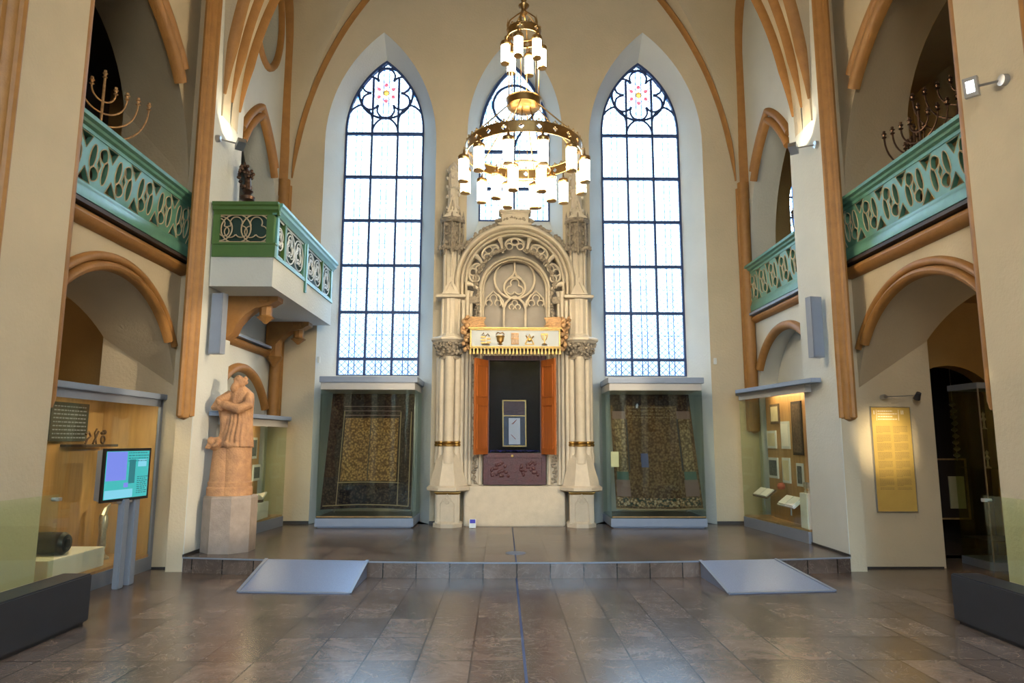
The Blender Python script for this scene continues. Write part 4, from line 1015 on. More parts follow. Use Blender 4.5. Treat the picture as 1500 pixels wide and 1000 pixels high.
relief([lambda q: q.lathe((-0.25, yl + 0.01, 0), [(0.03, 3.185), (0.045, 3.20), (0.02, 3.21), (0.055, 3.24), (0.065, 3.31), (0.075, 3.32), (0.075, 3.335)], 12),
        lambda q: q.tube([(-0.32, yl, 3.36), (-0.29, yl, 3.395), (-0.25, yl, 3.375), (-0.21, yl, 3.395), (-0.18, yl, 3.36)], 0.009, 6)])
relief([lambda q: [q.bbox(x, x + 0.022, yl - 0.014, yl + 0.01, 3.20, 3.37, 0.006) for x in (-0.065, -0.032, 0.001, 0.034)] and None,
        lambda q: [q.bbox(-0.07, 0.062, yl - 0.008, yl + 0.01, z, z + 0.02, 0.004) for z in (3.19, 3.28, 3.365)] and None], 'tan_carving')
relief([lambda q: q.tube([(0.17, yl, 3.20), (0.24, yl, 3.36), (0.31, yl, 3.20)], 0.014, 6), lambda q: q.tube([(0.18, yl, 3.34), (0.24, yl, 3.26), (0.31, yl, 3.33)], 0.012, 6),
        lambda q: q.ball((0.24, yl, 3.27), 0.035, 0.015, 0.035), lambda q: q.bbox(0.16, 0.32, yl - 0.01, yl + 0.01, 3.185, 3.205, 0.005)])
relief([lambda q: q.bbox(0.43, 0.55, yl - 0.012, yl + 0.01, 3.345, 3.38, 0.008), lambda q: q.bbox(0.48, 0.50, yl - 0.012, yl + 0.01, 3.20, 3.35, 0.006),
        lambda q: q.tube([(0.44, yl, 3.34), (0.46, yl, 3.28), (0.49, yl, 3.26), (0.52, yl, 3.28), (0.54, yl, 3.34)], 0.010, 6), lambda q: q.lathe((0.49, yl, 0), [(0.05, 3.185), (0.03, 3.21)], 10)])
mb = MB(); mb.bbox(-0.76, 0.76, 11.33, 11.345, 3.125, 3.145, 0.004); mb.build('fringe_cord', 'gilding', lin)
for i in range(26):
    x_ = -0.75 + 1.5 * i / 25
    mb = MB(); mb.lathe((x_, 11.335, 0), [(0.004, 3.13), (0.012, 3.115), (0.010, 3.10), (0.02, 3.05), (0.022, 3.03), (0.0, 3.025)], 8); mb.build('tassel', 'tassel_gold', lin)
for s in (-1, 1):  # carved brackets holding the lintel
    mb = MB()
    for i in range(64):
        t = random.random(); mb.ball((s * (0.80 + 0.07 * random.uniform(-1, 1) + 0.05 * (t > 0.5)), 11.5 + random.uniform(-0.12, 0.15), 3.12 + 0.55 * t), random.uniform(0.02, 0.05), 0.03, random.uniform(0.02, 0.055), 6, 4, Matrix.Rotation(random.uniform(0, 3), 3, 'Y'))
    for j in range(5):
        z0 = 3.49 + j * 0.035; mb.tube([(s * 0.86, 11.5, z0 - 0.05), (s * 0.74, 11.42, z0 + 0.03), (s * (0.58 - 0.02 * j), 11.42, z0 + 0.02), (s * (0.46 + 0.03 * j), 11.46, z0)], [0.03, 0.028, 0.022, 0.006], 6)
    mb.build('carved_bracket', 'tan_carving', ark, smooth=60)

# things in the ark
tf = thing('framed_textile', 'framed dark cloth with pale central panel standing inside the dark ark', 'frame', (0.0, 12.1, 1.42))
Mx = Matrix.Rotation(R(4), 3, 'Z') @ Matrix.Rotation(R(-6), 3, 'X')
def bo(m, nm, cx, cz, w, h, y, d=0.012):
    q = MB(); q.obox(Vector((0, 12.1, 1.9)) + Mx @ Vector((cx, y, cz)), w / 2, d, h / 2, Mx); return q.build(nm, m, tf, smooth=0)
bo('black', 'backing', 0, 0, 0.40, 0.80, 0.01); bo('mahogany', 'upper_panel', 0, 0.27, 0.36, 0.24, -0.004); bo('paper', 'pale_panel', 0.0, -0.14, 0.20, 0.46, -0.006)
q = MB()
for (cx, cz, w, h) in ((0, 0.40, 0.42, 0.02), (0, -0.40, 0.42, 0.02), (-0.20, 0, 0.02, 0.82), (0.20, 0, 0.02, 0.82), (0, 0.13, 0.40, 0.015)): q.obox(Vector((0, 12.1, 1.9)) + Mx @ Vector((cx, -0.01, cz)), w / 2, 0.014, h / 2, Mx)
q.build('frame', 'gilding', tf, smooth=0)
q = MB()
for a, b, c, d in ((-0.05, -0.02, 0.04, 0.06), (0.03, 0.05, -0.03, -0.02), (-0.06, -0.2, 0.02, -0.28)): q.tube([Vector((0, 12.1, 1.9)) + Mx @ Vector((a, -0.022, b)), Vector((0, 12.1, 1.9)) + Mx @ Vector((c, -0.022, d))], 0.005, 5)
q.build('stitched_figure', 'red_clay', tf)
mb = MB()
gx = 14
vs = [(-0.42 + 0.84 * i / gx, 11.88 + 0.5 * j / 8, 1.40 + 0.035 * abs(math.sin(i * 1.1 + j * 0.7)) + 0.0) for j in range(9) for i in range(gx + 1)]
mb.add(vs, [(j * (gx + 1) + i, j * (gx + 1) + i + 1, (j + 1) * (gx + 1) + i + 1, (j + 1) * (gx + 1) + i) for j in range(8) for i in range(gx)])
tag(mb.build('cloth', 'blue_cloth', origin=(0, 12.1, 1.39)), 'crumpled blue cloth on the floor of the ark niche', 'cloth')
sg_ = thing('information_card', 'small white and blue card leaning at the foot of the ark', 'card', (-0.69, 11.5, DZ))
mb = MB(); Mc = Matrix.Rotation(R(-12), 3, 'X'); mb.obox((-0.69, 11.50, DZ + 0.075), 0.055, 0.004, 0.072, Mc); mb.build('card', 'white_paint', sg_, smooth=0)
mb = MB(); mb.obox((-0.69, 11.494, DZ + 0.11), 0.045, 0.004, 0.03, Mc); mb.build('picture', 'blue_cloth', sg_, smooth=0)
mb = MB(); mb.obox((-0.69, 11.53, DZ + 0.05), 0.01, 0.02, 0.05, Mc); mb.build('stand', 'steel', sg_, smooth=0)

# ================================================================== CHANDELIERS
def chandelier(loc, label):
    cx, cy, zc = loc
    r0 = thing('chandelier', label, 'chandelier', loc, 'brass ring chandeliers of the hall')
    def circ(r, z, n=48): return [(cx + r * math.cos(2 * PI * i / n), cy + r * math.sin(2 * PI * i / n), z) for i in range(n)]
    def crest_ring(name, R_, z0, z1, n, holes=True):
        # pierced band: crosses cut through, fleurons on the top edge
        m_ = MB(); U = 2 * PI * R_; w = U / n; loops = []
        N_ = n * 4
        hs = []
        for i in range(n):
            c = w * (i + 0.5); zc_ = (z0 + z1) / 2; a = w * 0.11; b = w * 0.28
            if holes and i % 2 == 0:
                hs.append([(c - a, zc_ - b), (c + a, zc_ - b), (c + a, zc_ - a), (c + b, zc_ - a), (c + b, zc_ + a), (c + a, zc_ + a), (c + a, zc_ + b), (c - a, zc_ + b), (c - a, zc_ + a), (c - b, zc_ + a), (c - b, zc_ - a), (c - a, zc_ - a)])
        segs = [w * i for i in range(n + 1)]
        def wrap(u, v, d): t = u / R_; return (cx + (R_ + d) * math.cos(t), cy + (R_ + d) * math.sin(t), v)
        hi = 0
        for i in range(n):
            lp_ = [(w * i, z0), (w * (i + 0.5), z0), (w * (i + 1), z0), (w * (i + 1), z1), (w * (i + 0.5), z1), (w * i, z1)]
            if holes and i % 2 == 0: m_.slab([lp_, hs[hi]], wrap, -0.004, 0.004); hi += 1
            else: m_.slab([lp_], wrap, -0.004, 0.004)
        for zz in (z0, z1): m_.tube(circ(R_, zz, max(40, n)), 0.009, 6, closed=True)
        for i in range(n):
            c = w * (i + 0.5); t = c / R_; px_, py2 = cx + R_ * math.cos(t), cy + R_ * math.sin(t)
            m_.ball((px_, py2, z1 + 0.028), 0.013, 0.013, 0.022, 6, 4)
            for sd in (-1, 1): tt = (c + sd * w * 0.26) / R_; m_.ball((cx + R_ * math.cos(tt), cy + R_ * math.sin(tt), z1 + 0.014), 0.010, 0.010, 0.012, 6, 4)
        return m_.build(name, 'brass', r0)
    crest_ring('large_ring', 0.755, zc - 0.07, zc + 0.06, 44)
    crest_ring('crown_ring', 0.225, zc + 1.60, zc + 1.70, 12)
    m_ = MB(); m_.lathe((cx, cy, zc + 0.62), [(0.0, -0.05), (0.17, -0.04), (0.215, -0.01), (0.225, 0.0), (0.225, 0.09), (0.24, 0.10), (0.225, 0.11), (0.21, 0.11), (0.21, 0.0), (0.0, -0.02)], 28); m_.build('bowl', 'brass', r0)
    m_ = MB()
    for i in range(6):
        a = 2 * PI * i / 6 + 0.3; ca, sa = math.cos(a), math.sin(a)
        m_.tube([(cx + 0.225 * ca, cy + 0.225 * sa, zc + 1.70), (cx + 0.20 * ca, cy + 0.20 * sa, zc + 1.82), (cx + 0.10 * ca, cy + 0.10 * sa, zc + 1.92), (cx + 0.03 * ca, cy + 0.03 * sa, zc + 1.98)], 0.010, 6)
        m_.lathe((cx + 0.225 * ca, cy + 0.225 * sa, 0), [(0.012, zc + 1.70), (0.018, zc + 1.75), (0.006, zc + 1.80), (0.0, zc + 1.86)], 6)
    m_.build('crown_strap', 'brass', r0)
    m_ = MB(); m_.lathe((cx, cy, 0), [(0.02, zc + 1.92), (0.05, zc + 1.97), (0.03, zc + 2.02), (0.07, zc + 2.06), (0.075, zc + 2.08), (0.03, zc + 2.12), (0.04, zc + 2.17), (0.012, zc + 2.24), (0.012, 12.1)], 12); m_.build('stem', 'brass', r0)
    m_ = MB()
    for i in range(6):
        a = 2 * PI * i / 6 + 0.3; ca, sa = math.cos(a), math.sin(a)
        m_.tube([(cx + 0.215 * ca, cy + 0.215 * sa, zc + 1.62), (cx + 0.21 * ca, cy + 0.21 * sa, zc + 0.70)], 0.009, 5)
        m_.tube([(cx + 0.21 * ca, cy + 0.21 * sa, zc + 0.62), (cx + 0.75 * ca, cy + 0.75 * sa, zc + 0.07)], 0.010, 5)
        m_.tube([(cx + 0.10 * ca, cy + 0.10 * sa, zc + 0.60), (cx + 0.34 * ca, cy + 0.34 * sa, zc - 0.30)], 0.006, 5)
    m_.build('suspension_rods', 'brass', r0)
    m_ = MB(); m_.tube(circ(0.34, zc - 0.27, 32), 0.012, 6, closed=True); m_.build('inner_ring', 'brass', r0)
    lm = []
    def lamp(x, y, zt, h, r):
        q = MB(); q.lathe((x, y, 0), [(r * 0.8, zt - h), (r, zt - h + 0.01), (r, zt - 0.01), (r * 0.8, zt)], 14); sh = q.build('lamp_shade', 'shade_glass', r0)
        q = MB(); q.lathe((x, y, 0), [(r * 1.06, zt - 0.045), (r * 1.12, zt - 0.04), (r * 1.22, zt - 0.005), (r * 1.1, zt + 0.012), (r * 0.5, zt + 0.03), (0.015, zt + 0.05), (0.01, zt + 0.10)], 12); q.build('cap', 'brass', sh)
        q = MB(); q.lathe((x, y, 0), [(0.0, zt - h - 0.015), (r * 1.05, zt - h - 0.004), (r * 1.08, zt - h + 0.012), (r * 1.01, zt - h + 0.014)], 12); q.build('bottom_ring', 'brass', sh)
        lm.append(Vector((x, y, zt + 0.08)))
    arm = MB()
    for i in range(12):
        a = 2 * PI * i / 12 + 0.26; x, y = cx + 0.80 * math.cos(a), cy + 0.80 * math.sin(a); lamp(x, y, zc - 0.17, 0.33, 0.064)
        arm.tube([(cx + 0.755 * math.cos(a), cy + 0.755 * math.sin(a), zc - 0.05), (x, y, zc - 0.04), (x, y, zc - 0.10)], 0.007, 5)
    for i in range(6):
        a = 2 * PI * i / 6 + 0.1; x, y = cx + 0.36 * math.cos(a), cy + 0.36 * math.sin(a); lamp(x, y, zc - 0.33, 0.33, 0.064)
        arm.tube([(cx + 0.34 * math.cos(a), cy + 0.34 * math.sin(a), zc - 0.27), (x, y, zc - 0.25)], 0.007, 5)
    for i in range(6):
        a = 2 * PI * i / 6 + 0.2; x, y = cx + 0.25 * math.cos(a), cy + 0.25 * math.sin(a); lamp(x, y, zc + 1.50, 0.30, 0.058)
        arm.tube([(cx + 0.225 * math.cos(a), cy + 0.225 * math.sin(a), zc + 1.62), (x, y, zc + 1.58)], 0.007, 5)
    arm.build('lamp_arms', 'brass', r0)
    return r0
chandelier((0.06, 8.5, 5.35), 'large two-tier brass chandelier with glowing glass cylinders before the ark')
chandelier((0.07, 0.4, 5.42), 'brass chandelier added for fill light over the nave above the viewer')  # unseen chandelier added to brighten the hall
chandelier((0.07, -3.2, 5.42), 'brass chandelier added for fill light at the west end behind the viewer')  # another unseen chandelier added as fill light

# ================================================================== SHOWCASES
def textile(root, nm, m, fn, u0, u1, v0, v1, off=0.0, nu=24, nv=10):
    q = MB(); vs = []
    for j in range(nv + 1):
        for i in range(nu + 1):
            u = u0 + (u1 - u0) * i / nu; v = v0 + (v1 - v0) * j / nv; p = Vector(fn(u, v)); p.y -= off; vs.append(p)
    q.add(vs, [(j * (nu + 1) + i, j * (nu + 1) + i + 1, (j + 1) * (nu + 1) + i + 1, (j + 1) * (nu + 1) + i) for j in range(nv) for i in range(nu)])
    return q.build(nm, m, root, smooth=60)
def tall_case(label, x0, x1, side):
    c = thing('display_case', label, 'display case', ((x0 + x1) / 2, 12.0, DZ))
    y0, y1 = 11.48, 12.5
    q = MB(); q.bbox(x0, x1, y0, y1, DZ + 0.02, DZ + 0.155, 0.008); q.bbox(x0 + 0.04, x1 - 0.04, y0 + 0.04, y1, DZ, DZ + 0.02, 0.004); q.build('base', 'grey_lid', c)
    q = MB(); q.box(x0 + 0.02, x1 - 0.02, y0 + 0.02, y1, DZ + 0.155, DZ + 0.17); q.build('floor_panel', 'black', c, smooth=0)
    q = MB(); q.box(x0 + 0.02, x1 - 0.02, y0 + 0.012, y0 + 0.022, DZ + 0.17, DZ + 0.19); q.build('floor_edge', 'panel_wood', c, smooth=0)
    q = MB(); q.bbox(x0 - 0.01, x1 + 0.02, y0 - 0.03, y1, 2.56, 2.66, 0.006); q.build('lid', 'grey_lid', c)
    q = MB(); q.bbox(x0 + 0.01, x1 - 0.02, y0 - 0.005, y1, 2.44, 2.56, 0.004); q.build('fascia', 'fascia_grey', c)
    for nm, b in (('glass_pane', (x0 + 0.02, x1 - 0.02, y0 + 0.01, y0 + 0.018, DZ + 0.155, 2.44)), ('glass_pane', (x0 + 0.012, x0 + 0.02, y0 + 0.01, y1, DZ + 0.155, 2.44)), ('glass_pane', (x1 - 0.02, x1 - 0.012, y0 + 0.01, y1, DZ + 0.155, 2.44))):
        q = MB(); q.box(*b); q.build(nm, 'case_glass', c, smooth=0)
    q = MB()
    for x_ in (x0 + 0.12, x1 - 0.12): q.tube([(x_, 12.3, DZ + 0.16), (x_, 12.3, 2.4)], 0.012, 8)
    q.tube([(x0 + 0.12, 12.3, 2.40), (x1 - 0.12, 12.3, 2.40)], 0.012, 8)
    q.build('hanging_rail', 'steel', c)
    return c
tall_case('tall glass case with grey lid holding a carpet, left of the ark', -3.27, -1.66, -1)
tall_case('tall glass case with grey lid holding a curtain, right of the ark', 1.58, 3.17, 1)
cL = thing('carpet', 'dark carpet with ochre field hanging in the left tall case', 'carpet', (-2.45, 11.9, 0.45))
def fL(u, v):
    xt = -3.16 + 1.42 * u; xb = -3.22 + 1.50 * u; x = xb + (xt - xb) * v
    sag = 0.03 * math.sin(PI * u) * (1 - v); return (x, 11.62 + 0.30 * v + 0.012 * math.sin(18 * u + 2 * v), 0.46 + 1.94 * v + sag)
textile(cL, 'carpet', 'carpet_border', fL, 0, 1, 0, 1, 0, 40, 30)
textile(cL, 'field', 'carpet_field', fL, 0.19, 0.82, 0.23, 0.78, 0.004)
for v in (0.80, 0.84, 0.88): textile(cL, 'border_stripe', 'thread_pink', fL, 0.16, 0.84, v, v + 0.008, 0.004, 24, 1)
for v in (0.215, 0.025): textile(cL, 'border_stripe', 'thread_gold', fL, 0.02 if v < 0.1 else 0.16, 0.97 if v < 0.1 else 0.86, v, v + 0.008, 0.004, 24, 1)
for u in (0.165, 0.84, 0.965): textile(cL, 'border_stripe', 'thread_gold', fL, u, u + 0.009, 0.03, 0.84, 0.004, 1, 16)
textile(cL, 'middle_seam', 'thread_dark', fL, 0.49, 0.50, 0.23, 0.78, 0.006, 1, 16)
cR = thing('curtain', 'brown curtain with twisted columns hanging in the right tall case', 'curtain', (2.38, 11.9, 0.45))
def fR(u, v):
    xt = 1.66 + 1.38 * u; xb = 1.70 + 1.46 * u; x = xb + (xt - xb) * v
    return (x, 11.66 + 0.26 * v + 0.012 * math.sin(16 * u + 1.5 * v), 0.47 + 1.93 * v - 0.02 * math.sin(PI * u) * (1 - v))
textile(cR, 'curtain', 'curtain_field', fR, 0, 1, 0, 1, 0, 40, 30)
textile(cR, 'top_border', 'carpet_border', fR, 0.0, 1.0, 0.90, 1.0, 0.004)
for u0, u1 in ((0.03, 0.17), (0.83, 0.97)):
    textile(cR, 'column', 'curtain_column', fR, u0 + 0.01, u1 - 0.01, 0.32, 0.78, 0.005, 8, 12)
    textile(cR, 'capital', 'thread_pink', fR, u0 - 0.01, u1 + 0.01, 0.78, 0.85, 0.006, 8, 3)
    textile(cR, 'capital_crown', 'carpet_border', fR, u0, u1, 0.85, 0.90, 0.006, 8, 3)
    textile(cR, 'column_band', 'thread_green', fR, u0, u1, 0.25, 0.32, 0.006, 8, 3)
    textile(cR, 'column_foot', 'thread_pink', fR, u0 - 0.01, u1 + 0.01, 0.11, 0.25, 0.006, 8, 3)
for u0 in (0.175, 0.81): textile(cR, 'dark_band', 'thread_dark', fR, u0, u0 + 0.02, 0.33, 0.78, 0.005, 1, 12)
textile(cR, 'bottom_border', 'curtain_edge', fR, 0.02, 0.98, 0.03, 0.10, 0.006)
textile(cR, 'hem', 'thread_gold', fR, 0.0, 1.0, 0.0, 0.012, 0.005, 24, 1)
for i, v in enumerate((0.79, 0.82, 0.85, 0.88)):
    q = MB()
    n = 26
    for k_ in range(n):
        if random.random() < 0.15: continue
        u = 0.22 + 0.56 * k_ / n; p = Vector(fR(u, v)); p.y -= 0.006; q.bbox(p.x, p.x + 0.020 * random.uniform(0.5, 1), p.y - 0.003, p.y + 0.003, p.z, p.z + 0.022 * random.uniform(0.5, 1), 0.002)
    q.build('embroidered_line', 'thread_gold', cR)
textile(cR, 'blue_patch', 'thread_blue', fR, 0.33, 0.42, 0.36, 0.48, 0.005, 4, 4)
q = MB(); q.box(1.60, 1.73, 11.50, 11.503, 1.17, 1.42); l_ = q.build('case_text_panel', 'paper_yellow', smooth=0, origin=(1.66, 11.5, 1.3)); tag(l_, 'small pale text panel fixed to the glass of the right tall case', 'label')

def niche_case(s, ztop, label):
    """wall case with a slanting front standing in the blind arch of the choir bay"""
    A, B_, C_, D_ = (s * 4.09, 9.80), (s * 3.88, 11.80), (s * 4.58, 11.86), (s * 4.58, 9.80)
    c = thing('recess_case', label, 'display case', (s * 4.2, 10.8, DZ))
    fp = [A, B_, C_, D_]
    if s < 0: fp = fp[::-1]
    q = MB(); q.slab([fp], lambda u, v, d: (u, v, d), DZ, DZ + 0.16); q.build('base', 'grey_metal', c, smooth=0)
    ip = [(A[0] + s * 0.02, A[1]), (B_[0] + s * 0.02, B_[1]), C_, D_]
    if s < 0: ip = ip[::-1]
    q = MB(); q.slab([ip], lambda u, v, d: (u, v, d), DZ + 0.16, DZ + 0.185); q.build('floor_panel', 'panel_wood', c, smooth=0)
    q = MB(); q.box(min(s * 4.27, s * 4.295), max(s * 4.27, s * 4.295), 9.84, 11.60, DZ + 0.185, ztop - 0.12); q.build('back_panel', 'panel_wood', c, smooth=0)
    ld = [(s * 3.97, 9.18), (s * 3.71, 11.45), (s * 3.9, 11.98), (s * 4.28, 11.98), (s * 4.28, 9.80), (s * 4.11, 9.76), (s * 4.11, 9.18)]
    if s < 0: ld = ld[::-1]
    q = MB(); q.slab([ld], lambda u, v, d: (u, v, d), ztop - 0.06, ztop); q.build('lid', 'grey_lid', c, smooth=0)
    lf = [(s * 4.04, 9.50), (s * 3.80, 11.52), (s * 3.95, 11.9), (s * 4.27, 11.9), (s * 4.27, 9.82), (s * 4.11, 9.74), (s * 4.11, 9.5)]
    if s < 0: lf = lf[::-1]
    f0, f1 = Vector((lf[0][0], lf[0][1], 0)), Vector((lf[1][0], lf[1][1], 0))
    if s < 0: f0, f1 = Vector((lf[-1][0], lf[-1][1], 0)), Vector((lf[-2][0], lf[-2][1], 0))
    t = (f1 - f0).normalized(); M3 = Matrix((t, Vector((-t.y, t.x, 0)), Vector((0, 0, 1)))).transposed(); mid = (f0 + f1) / 2
    q = MB(); q.obox((mid.x, mid.y, ztop - 0.115), (f1 - f0).length / 2, 0.012, 0.055, M3); q.box(min(s * 4.04, s * 4.11), max(s * 4.04, s * 4.11), 9.49, 9.51, ztop - 0.17, ztop - 0.06); q.build('fascia', 'fascia_grey', c, smooth=0)
    for P0, P1 in ((A, B_), (B_, (s * 4.27, 11.84)), ):
        p0 = Vector((P0[0] + s * 0.012, P0[1], 0)); p1 = Vector((P1[0] + s * 0.012, P1[1], 0)); t = (p1 - p0); L_ = t.length; t.normalize(); nn = Vector((-t.y, t.x, 0)); M3 = Matrix((t, nn, Vector((0, 0, 1)))).transposed()
        q = MB(); mid = (p0 + p1) / 2; q.obox((mid.x, mid.y, (DZ + 0.16 + ztop - 0.17) / 2), L_ / 2, 0.004, (ztop - 0.17 - DZ - 0.16) / 2, M3); q.build('glass_pane', 'case_glass', c, smooth=0)
    # strip light in the lid
    q = MB(); q.box(min(s * 4.10, s * 4.16), max(s * 4.10, s * 4.16), 10.0, 11.3, ztop - 0.068, ztop - 0.062); q.build('strip_light', 'strip_glow', c, smooth=0)
    return c
mat('strip_glow', (1, 0.9, 0.7), 0.4, emit=(1.0, 0.74, 0.42), estr=30)
niche_case(1, 2.45, 'glass wall case full of framed pictures in the right choir bay')
niche_case(-1, 1.98, 'low glass wall case behind the stone statue on the left')
FR = [(1.69, 1.97, 'thread_green'), ]
def pic(label, s, x, y, zc, w, h, art, frame='white_paint', group='pictures in the right wall case'):
    f = thing('framed_picture', label, 'picture', (x, y, zc), group)
    q = MB(); q.box(min(x, x - s * 0.02), max(x, x - s * 0.02), y - w / 2, y + w / 2, zc - h / 2, zc + h / 2); q.build('frame', frame, f, smooth=0)
    q = MB(); q.box(min(x - s * 0.02, x - s * 0.024), max(x - s * 0.02, x - s * 0.024), y - w / 2 + 0.035, y + w / 2 - 0.035, zc - h / 2 + 0.04, zc + h / 2 - 0.04); q.build('print', art, f, smooth=0)
    return f
# right wall case contents (seen very obliquely)
PX = 4.268
for lb, ya, yb, za, zb_, art, fm in (
    ('narrow picture in a dark frame, top row of the right recess case', 11.37, 11.02, 1.88, 2.20, 'paper_yellow', 'print_brown'),
    ('pale framed document, second row, farthest from the pier', 11.56, 11.19, 1.48, 1.77, 'paper_yellow', 'white_paint'),
    ('white-framed portrait, second row, beside the dark framed panel', 10.97, 10.66, 1.48, 1.91, 'paper', 'white_paint'),
    ('dark framed panel, largest in the right recess case', 10.54, 10.19, 1.39, 2.20, 'print_brown', 'dark_wood'),
    ('white-framed dark print, lower row, farthest from the pier', 11.55, 11.17, 1.0, 1.33, 'print_grey', 'white_paint'),
    ('tall pale framed sheet, lower row middle', 10.99, 10.70, 0.95, 1.34, 'paper_yellow', 'white_paint'),
    ('small grey framed picture, lower row nearest the pier', 10.46, 10.24, 0.93, 1.27, 'print_grey', 'white_paint')):
    pic(lb, 1, PX, (ya + yb) / 2, (za + zb_) / 2, ya - yb, zb_ - za, art, fm)
def book_stand(label, x, y, z, w, d, tilt, m, sgn):
    b = thing('open_document', label, 'document', (x, y, z))
    Mt = Matrix.Rotation(sgn * tilt, 3, 'Y')
    q = MB(); q.obox((x, y, z + 0.2), d / 2, w / 2, 0.012, Mt); q.build('rest', m, b, smooth=0)
    q = MB()
    for k_ in (-1, 1): q.obox(Vector((x, y + k_ * w * 0.23, z + 0.2)) + Mt @ Vector((0, 0, 0.022)), d * 0.42, w * 0.21, 0.01, Mt)
    q.build('pages', 'paper', b, smooth=0)
    q = MB(); q.tube([(x, y, z), (x, y, z + 0.2)], 0.012, 8); q.build('support', 'steel', b)
book_stand('brown tilted book rest at the far end of the right wall case', 4.08, 11.35, 0.56, 0.62, 0.20, R(38), 'print_brown', -1)
book_stand('white open document on a tilted rest in the right wall case', 4.12, 10.42, 0.50, 0.60, 0.22, R(38), 'white_paint', -1)
q = MB(); q.lathe((4.16, 10.85, 0.90), [(0.0, -0.05), (0.05, -0.045), (0.065, 0.0), (0.05, 0.04), (0.03, 0.05), (0.035, 0.06)], 12); tag(q.build('clay_bowl', 'red_clay', origin=(4.16, 10.85, 0.85)), 'small red clay pot between the pictures of the right wall case', 'bowl')
q = MB(); q.bbox(4.12, 4.26, 9.86, 10.10, DZ + 0.185, 0.86, 0.006); tag(q.build('plinth', 'white_box', origin=(4.19, 9.98, DZ + 0.185)), 'white plinth at the near end of the right wall case', 'plinth')
for k_, (yy, lb) in enumerate(((9.93, 'small glass beaker on the white plinth, nearer the pier'), (10.04, 'small glass beaker on the white plinth, farther from the pier'))):
    q = MB(); q.lathe((4.19, yy, 0.86), [(0.03, 0), (0.025, 0.01), (0.012, 0.05), (0.03, 0.08), (0.034, 0.15), (0.03, 0.15), (0.026, 0.085), (0.0, 0.07)], 12); tag(q.build('beaker', 'silver', origin=(4.19, yy, 0.86)), lb, 'beaker', 'beakers on the white plinth')
# left low wall case contents
for lb, y, zc, w, h, art in (('small framed print, upper one in the case behind the statue', 11.27, 1.47, 0.34, 0.34, 'print_grey'), ('small framed print, lower one in the case behind the statue', 11.48, 1.07, 0.32, 0.26, 'print_grey')):
    pic(lb, -1, -4.268, y, zc, w, h, art, 'white_paint', 'prints in the case behind the statue')
q = MB(); q.bbox(-4.25, -4.0, 10.9, 11.40, DZ + 0.185, 0.62, 0.006); tag(q.build('plinth', 'white_box', origin=(-4.12, 11.15, DZ + 0.185)), 'pale plinth in the low case behind the statue', 'plinth')
b_ = thing('open_book', 'open white book on the plinth behind the statue', 'book', (-4.12, 11.15, 0.62))
for sgn in (-1, 1):
    q = MB(); q.obox((-4.12, 11.15 + sgn * 0.10, 0.69), 0.11, 0.11, 0.012, Matrix.Rotation(sgn * R(24), 3, 'X') @ Matrix.Rotation(R(-18), 3, 'Y')); q.build('page_block', 'paper', b_, smooth=0)
q = MB(); q.obox((-4.12, 11.15, 0.64), 0.10, 0.05, 0.02); q.build('spine', 'print_brown', b_, smooth=0)

# near left wall case in the arch
nc = thing('arch_case', 'large glass case with wooden lining filling the lower left arch', 'display case', (-4.95, 7.6, 0))
q = MB(); q.box(-5.42, -4.60, 6.16, 8.93, 0.0, 0.16); q.build('base', 'grey_metal', nc, smooth=0)
q = MB(); q.box(-5.40, -4.62, 6.18, 8.92, 0.16, 0.19); q.build('floor_panel', 'panel_wood', nc, smooth=0)
q = MB(); q.box(-5.36, -5.33, 6.18, 8.92, 0.19, 2.10); q.box(-5.33, -4.64, 8.88, 8.92, 0.19, 2.10); q.build('lining', 'panel_wood', nc, smooth=0)
q = MB(); q.bbox(-5.42, -4.56, 6.16, 8.945, 2.11, 2.18, 0.006); q.build('lid', 'grey_lid', nc)
for y0, y1 in ((6.18, 7.50), (7.51, 8.90)):
    q = MB(); q.box(-4.622, -4.614, y0, y1, 0.19, 2.11); q.build('glass_pane', 'case_glass', nc, smooth=0)
q = MB(); q.box(-4.62, -4.60, 6.18, 8.9, 2.02, 2.11); q.build('fascia', 'grey_metal', nc, smooth=0)
q = MB(); q.box(-4.76, -4.70, 6.6, 8.6, 2.104, 2.109); q.build('strip_light', 'strip_glow', nc, smooth=0)
q = MB(); q.box(-4.63, -4.60, 8.87, 8.93, 0.16, 2.11); q.build('corner_post', 'grey_metal', nc, smooth=0)
tb = thing('inscribed_tablet', 'dark inscribed tablet hanging at the back of the left arch case', 'tablet', (-5.3, 8.1, 1.85))
q = MB(); q.box(-5.32, -5.29, 7.80, 8.50, 1.58, 2.03); q.build('slab', 'tablet_dark', tb, smooth=0)
q = MB()
for j in range(9):
    y = 7.84
    while y < 8.44:
        w = random.uniform(0.02, 0.07); q.box(-5.29, -5.287, y, min(y + w, 8.46), 1.615 + j * 0.045, 1.63 + j * 0.045); y += w + 0.015
q.build('inscription', 'grey_metal', tb, smooth=0)
q = MB(); q.bbox(-5.32, -5.02, 8.05, 8.72, 1.515, 1.545, 0.004); tag(q.build('shelf', 'dark_wood', origin=(-5.17, 8.4, 1.51)), 'dark shelf under the tablet in the left arch case', 'shelf')
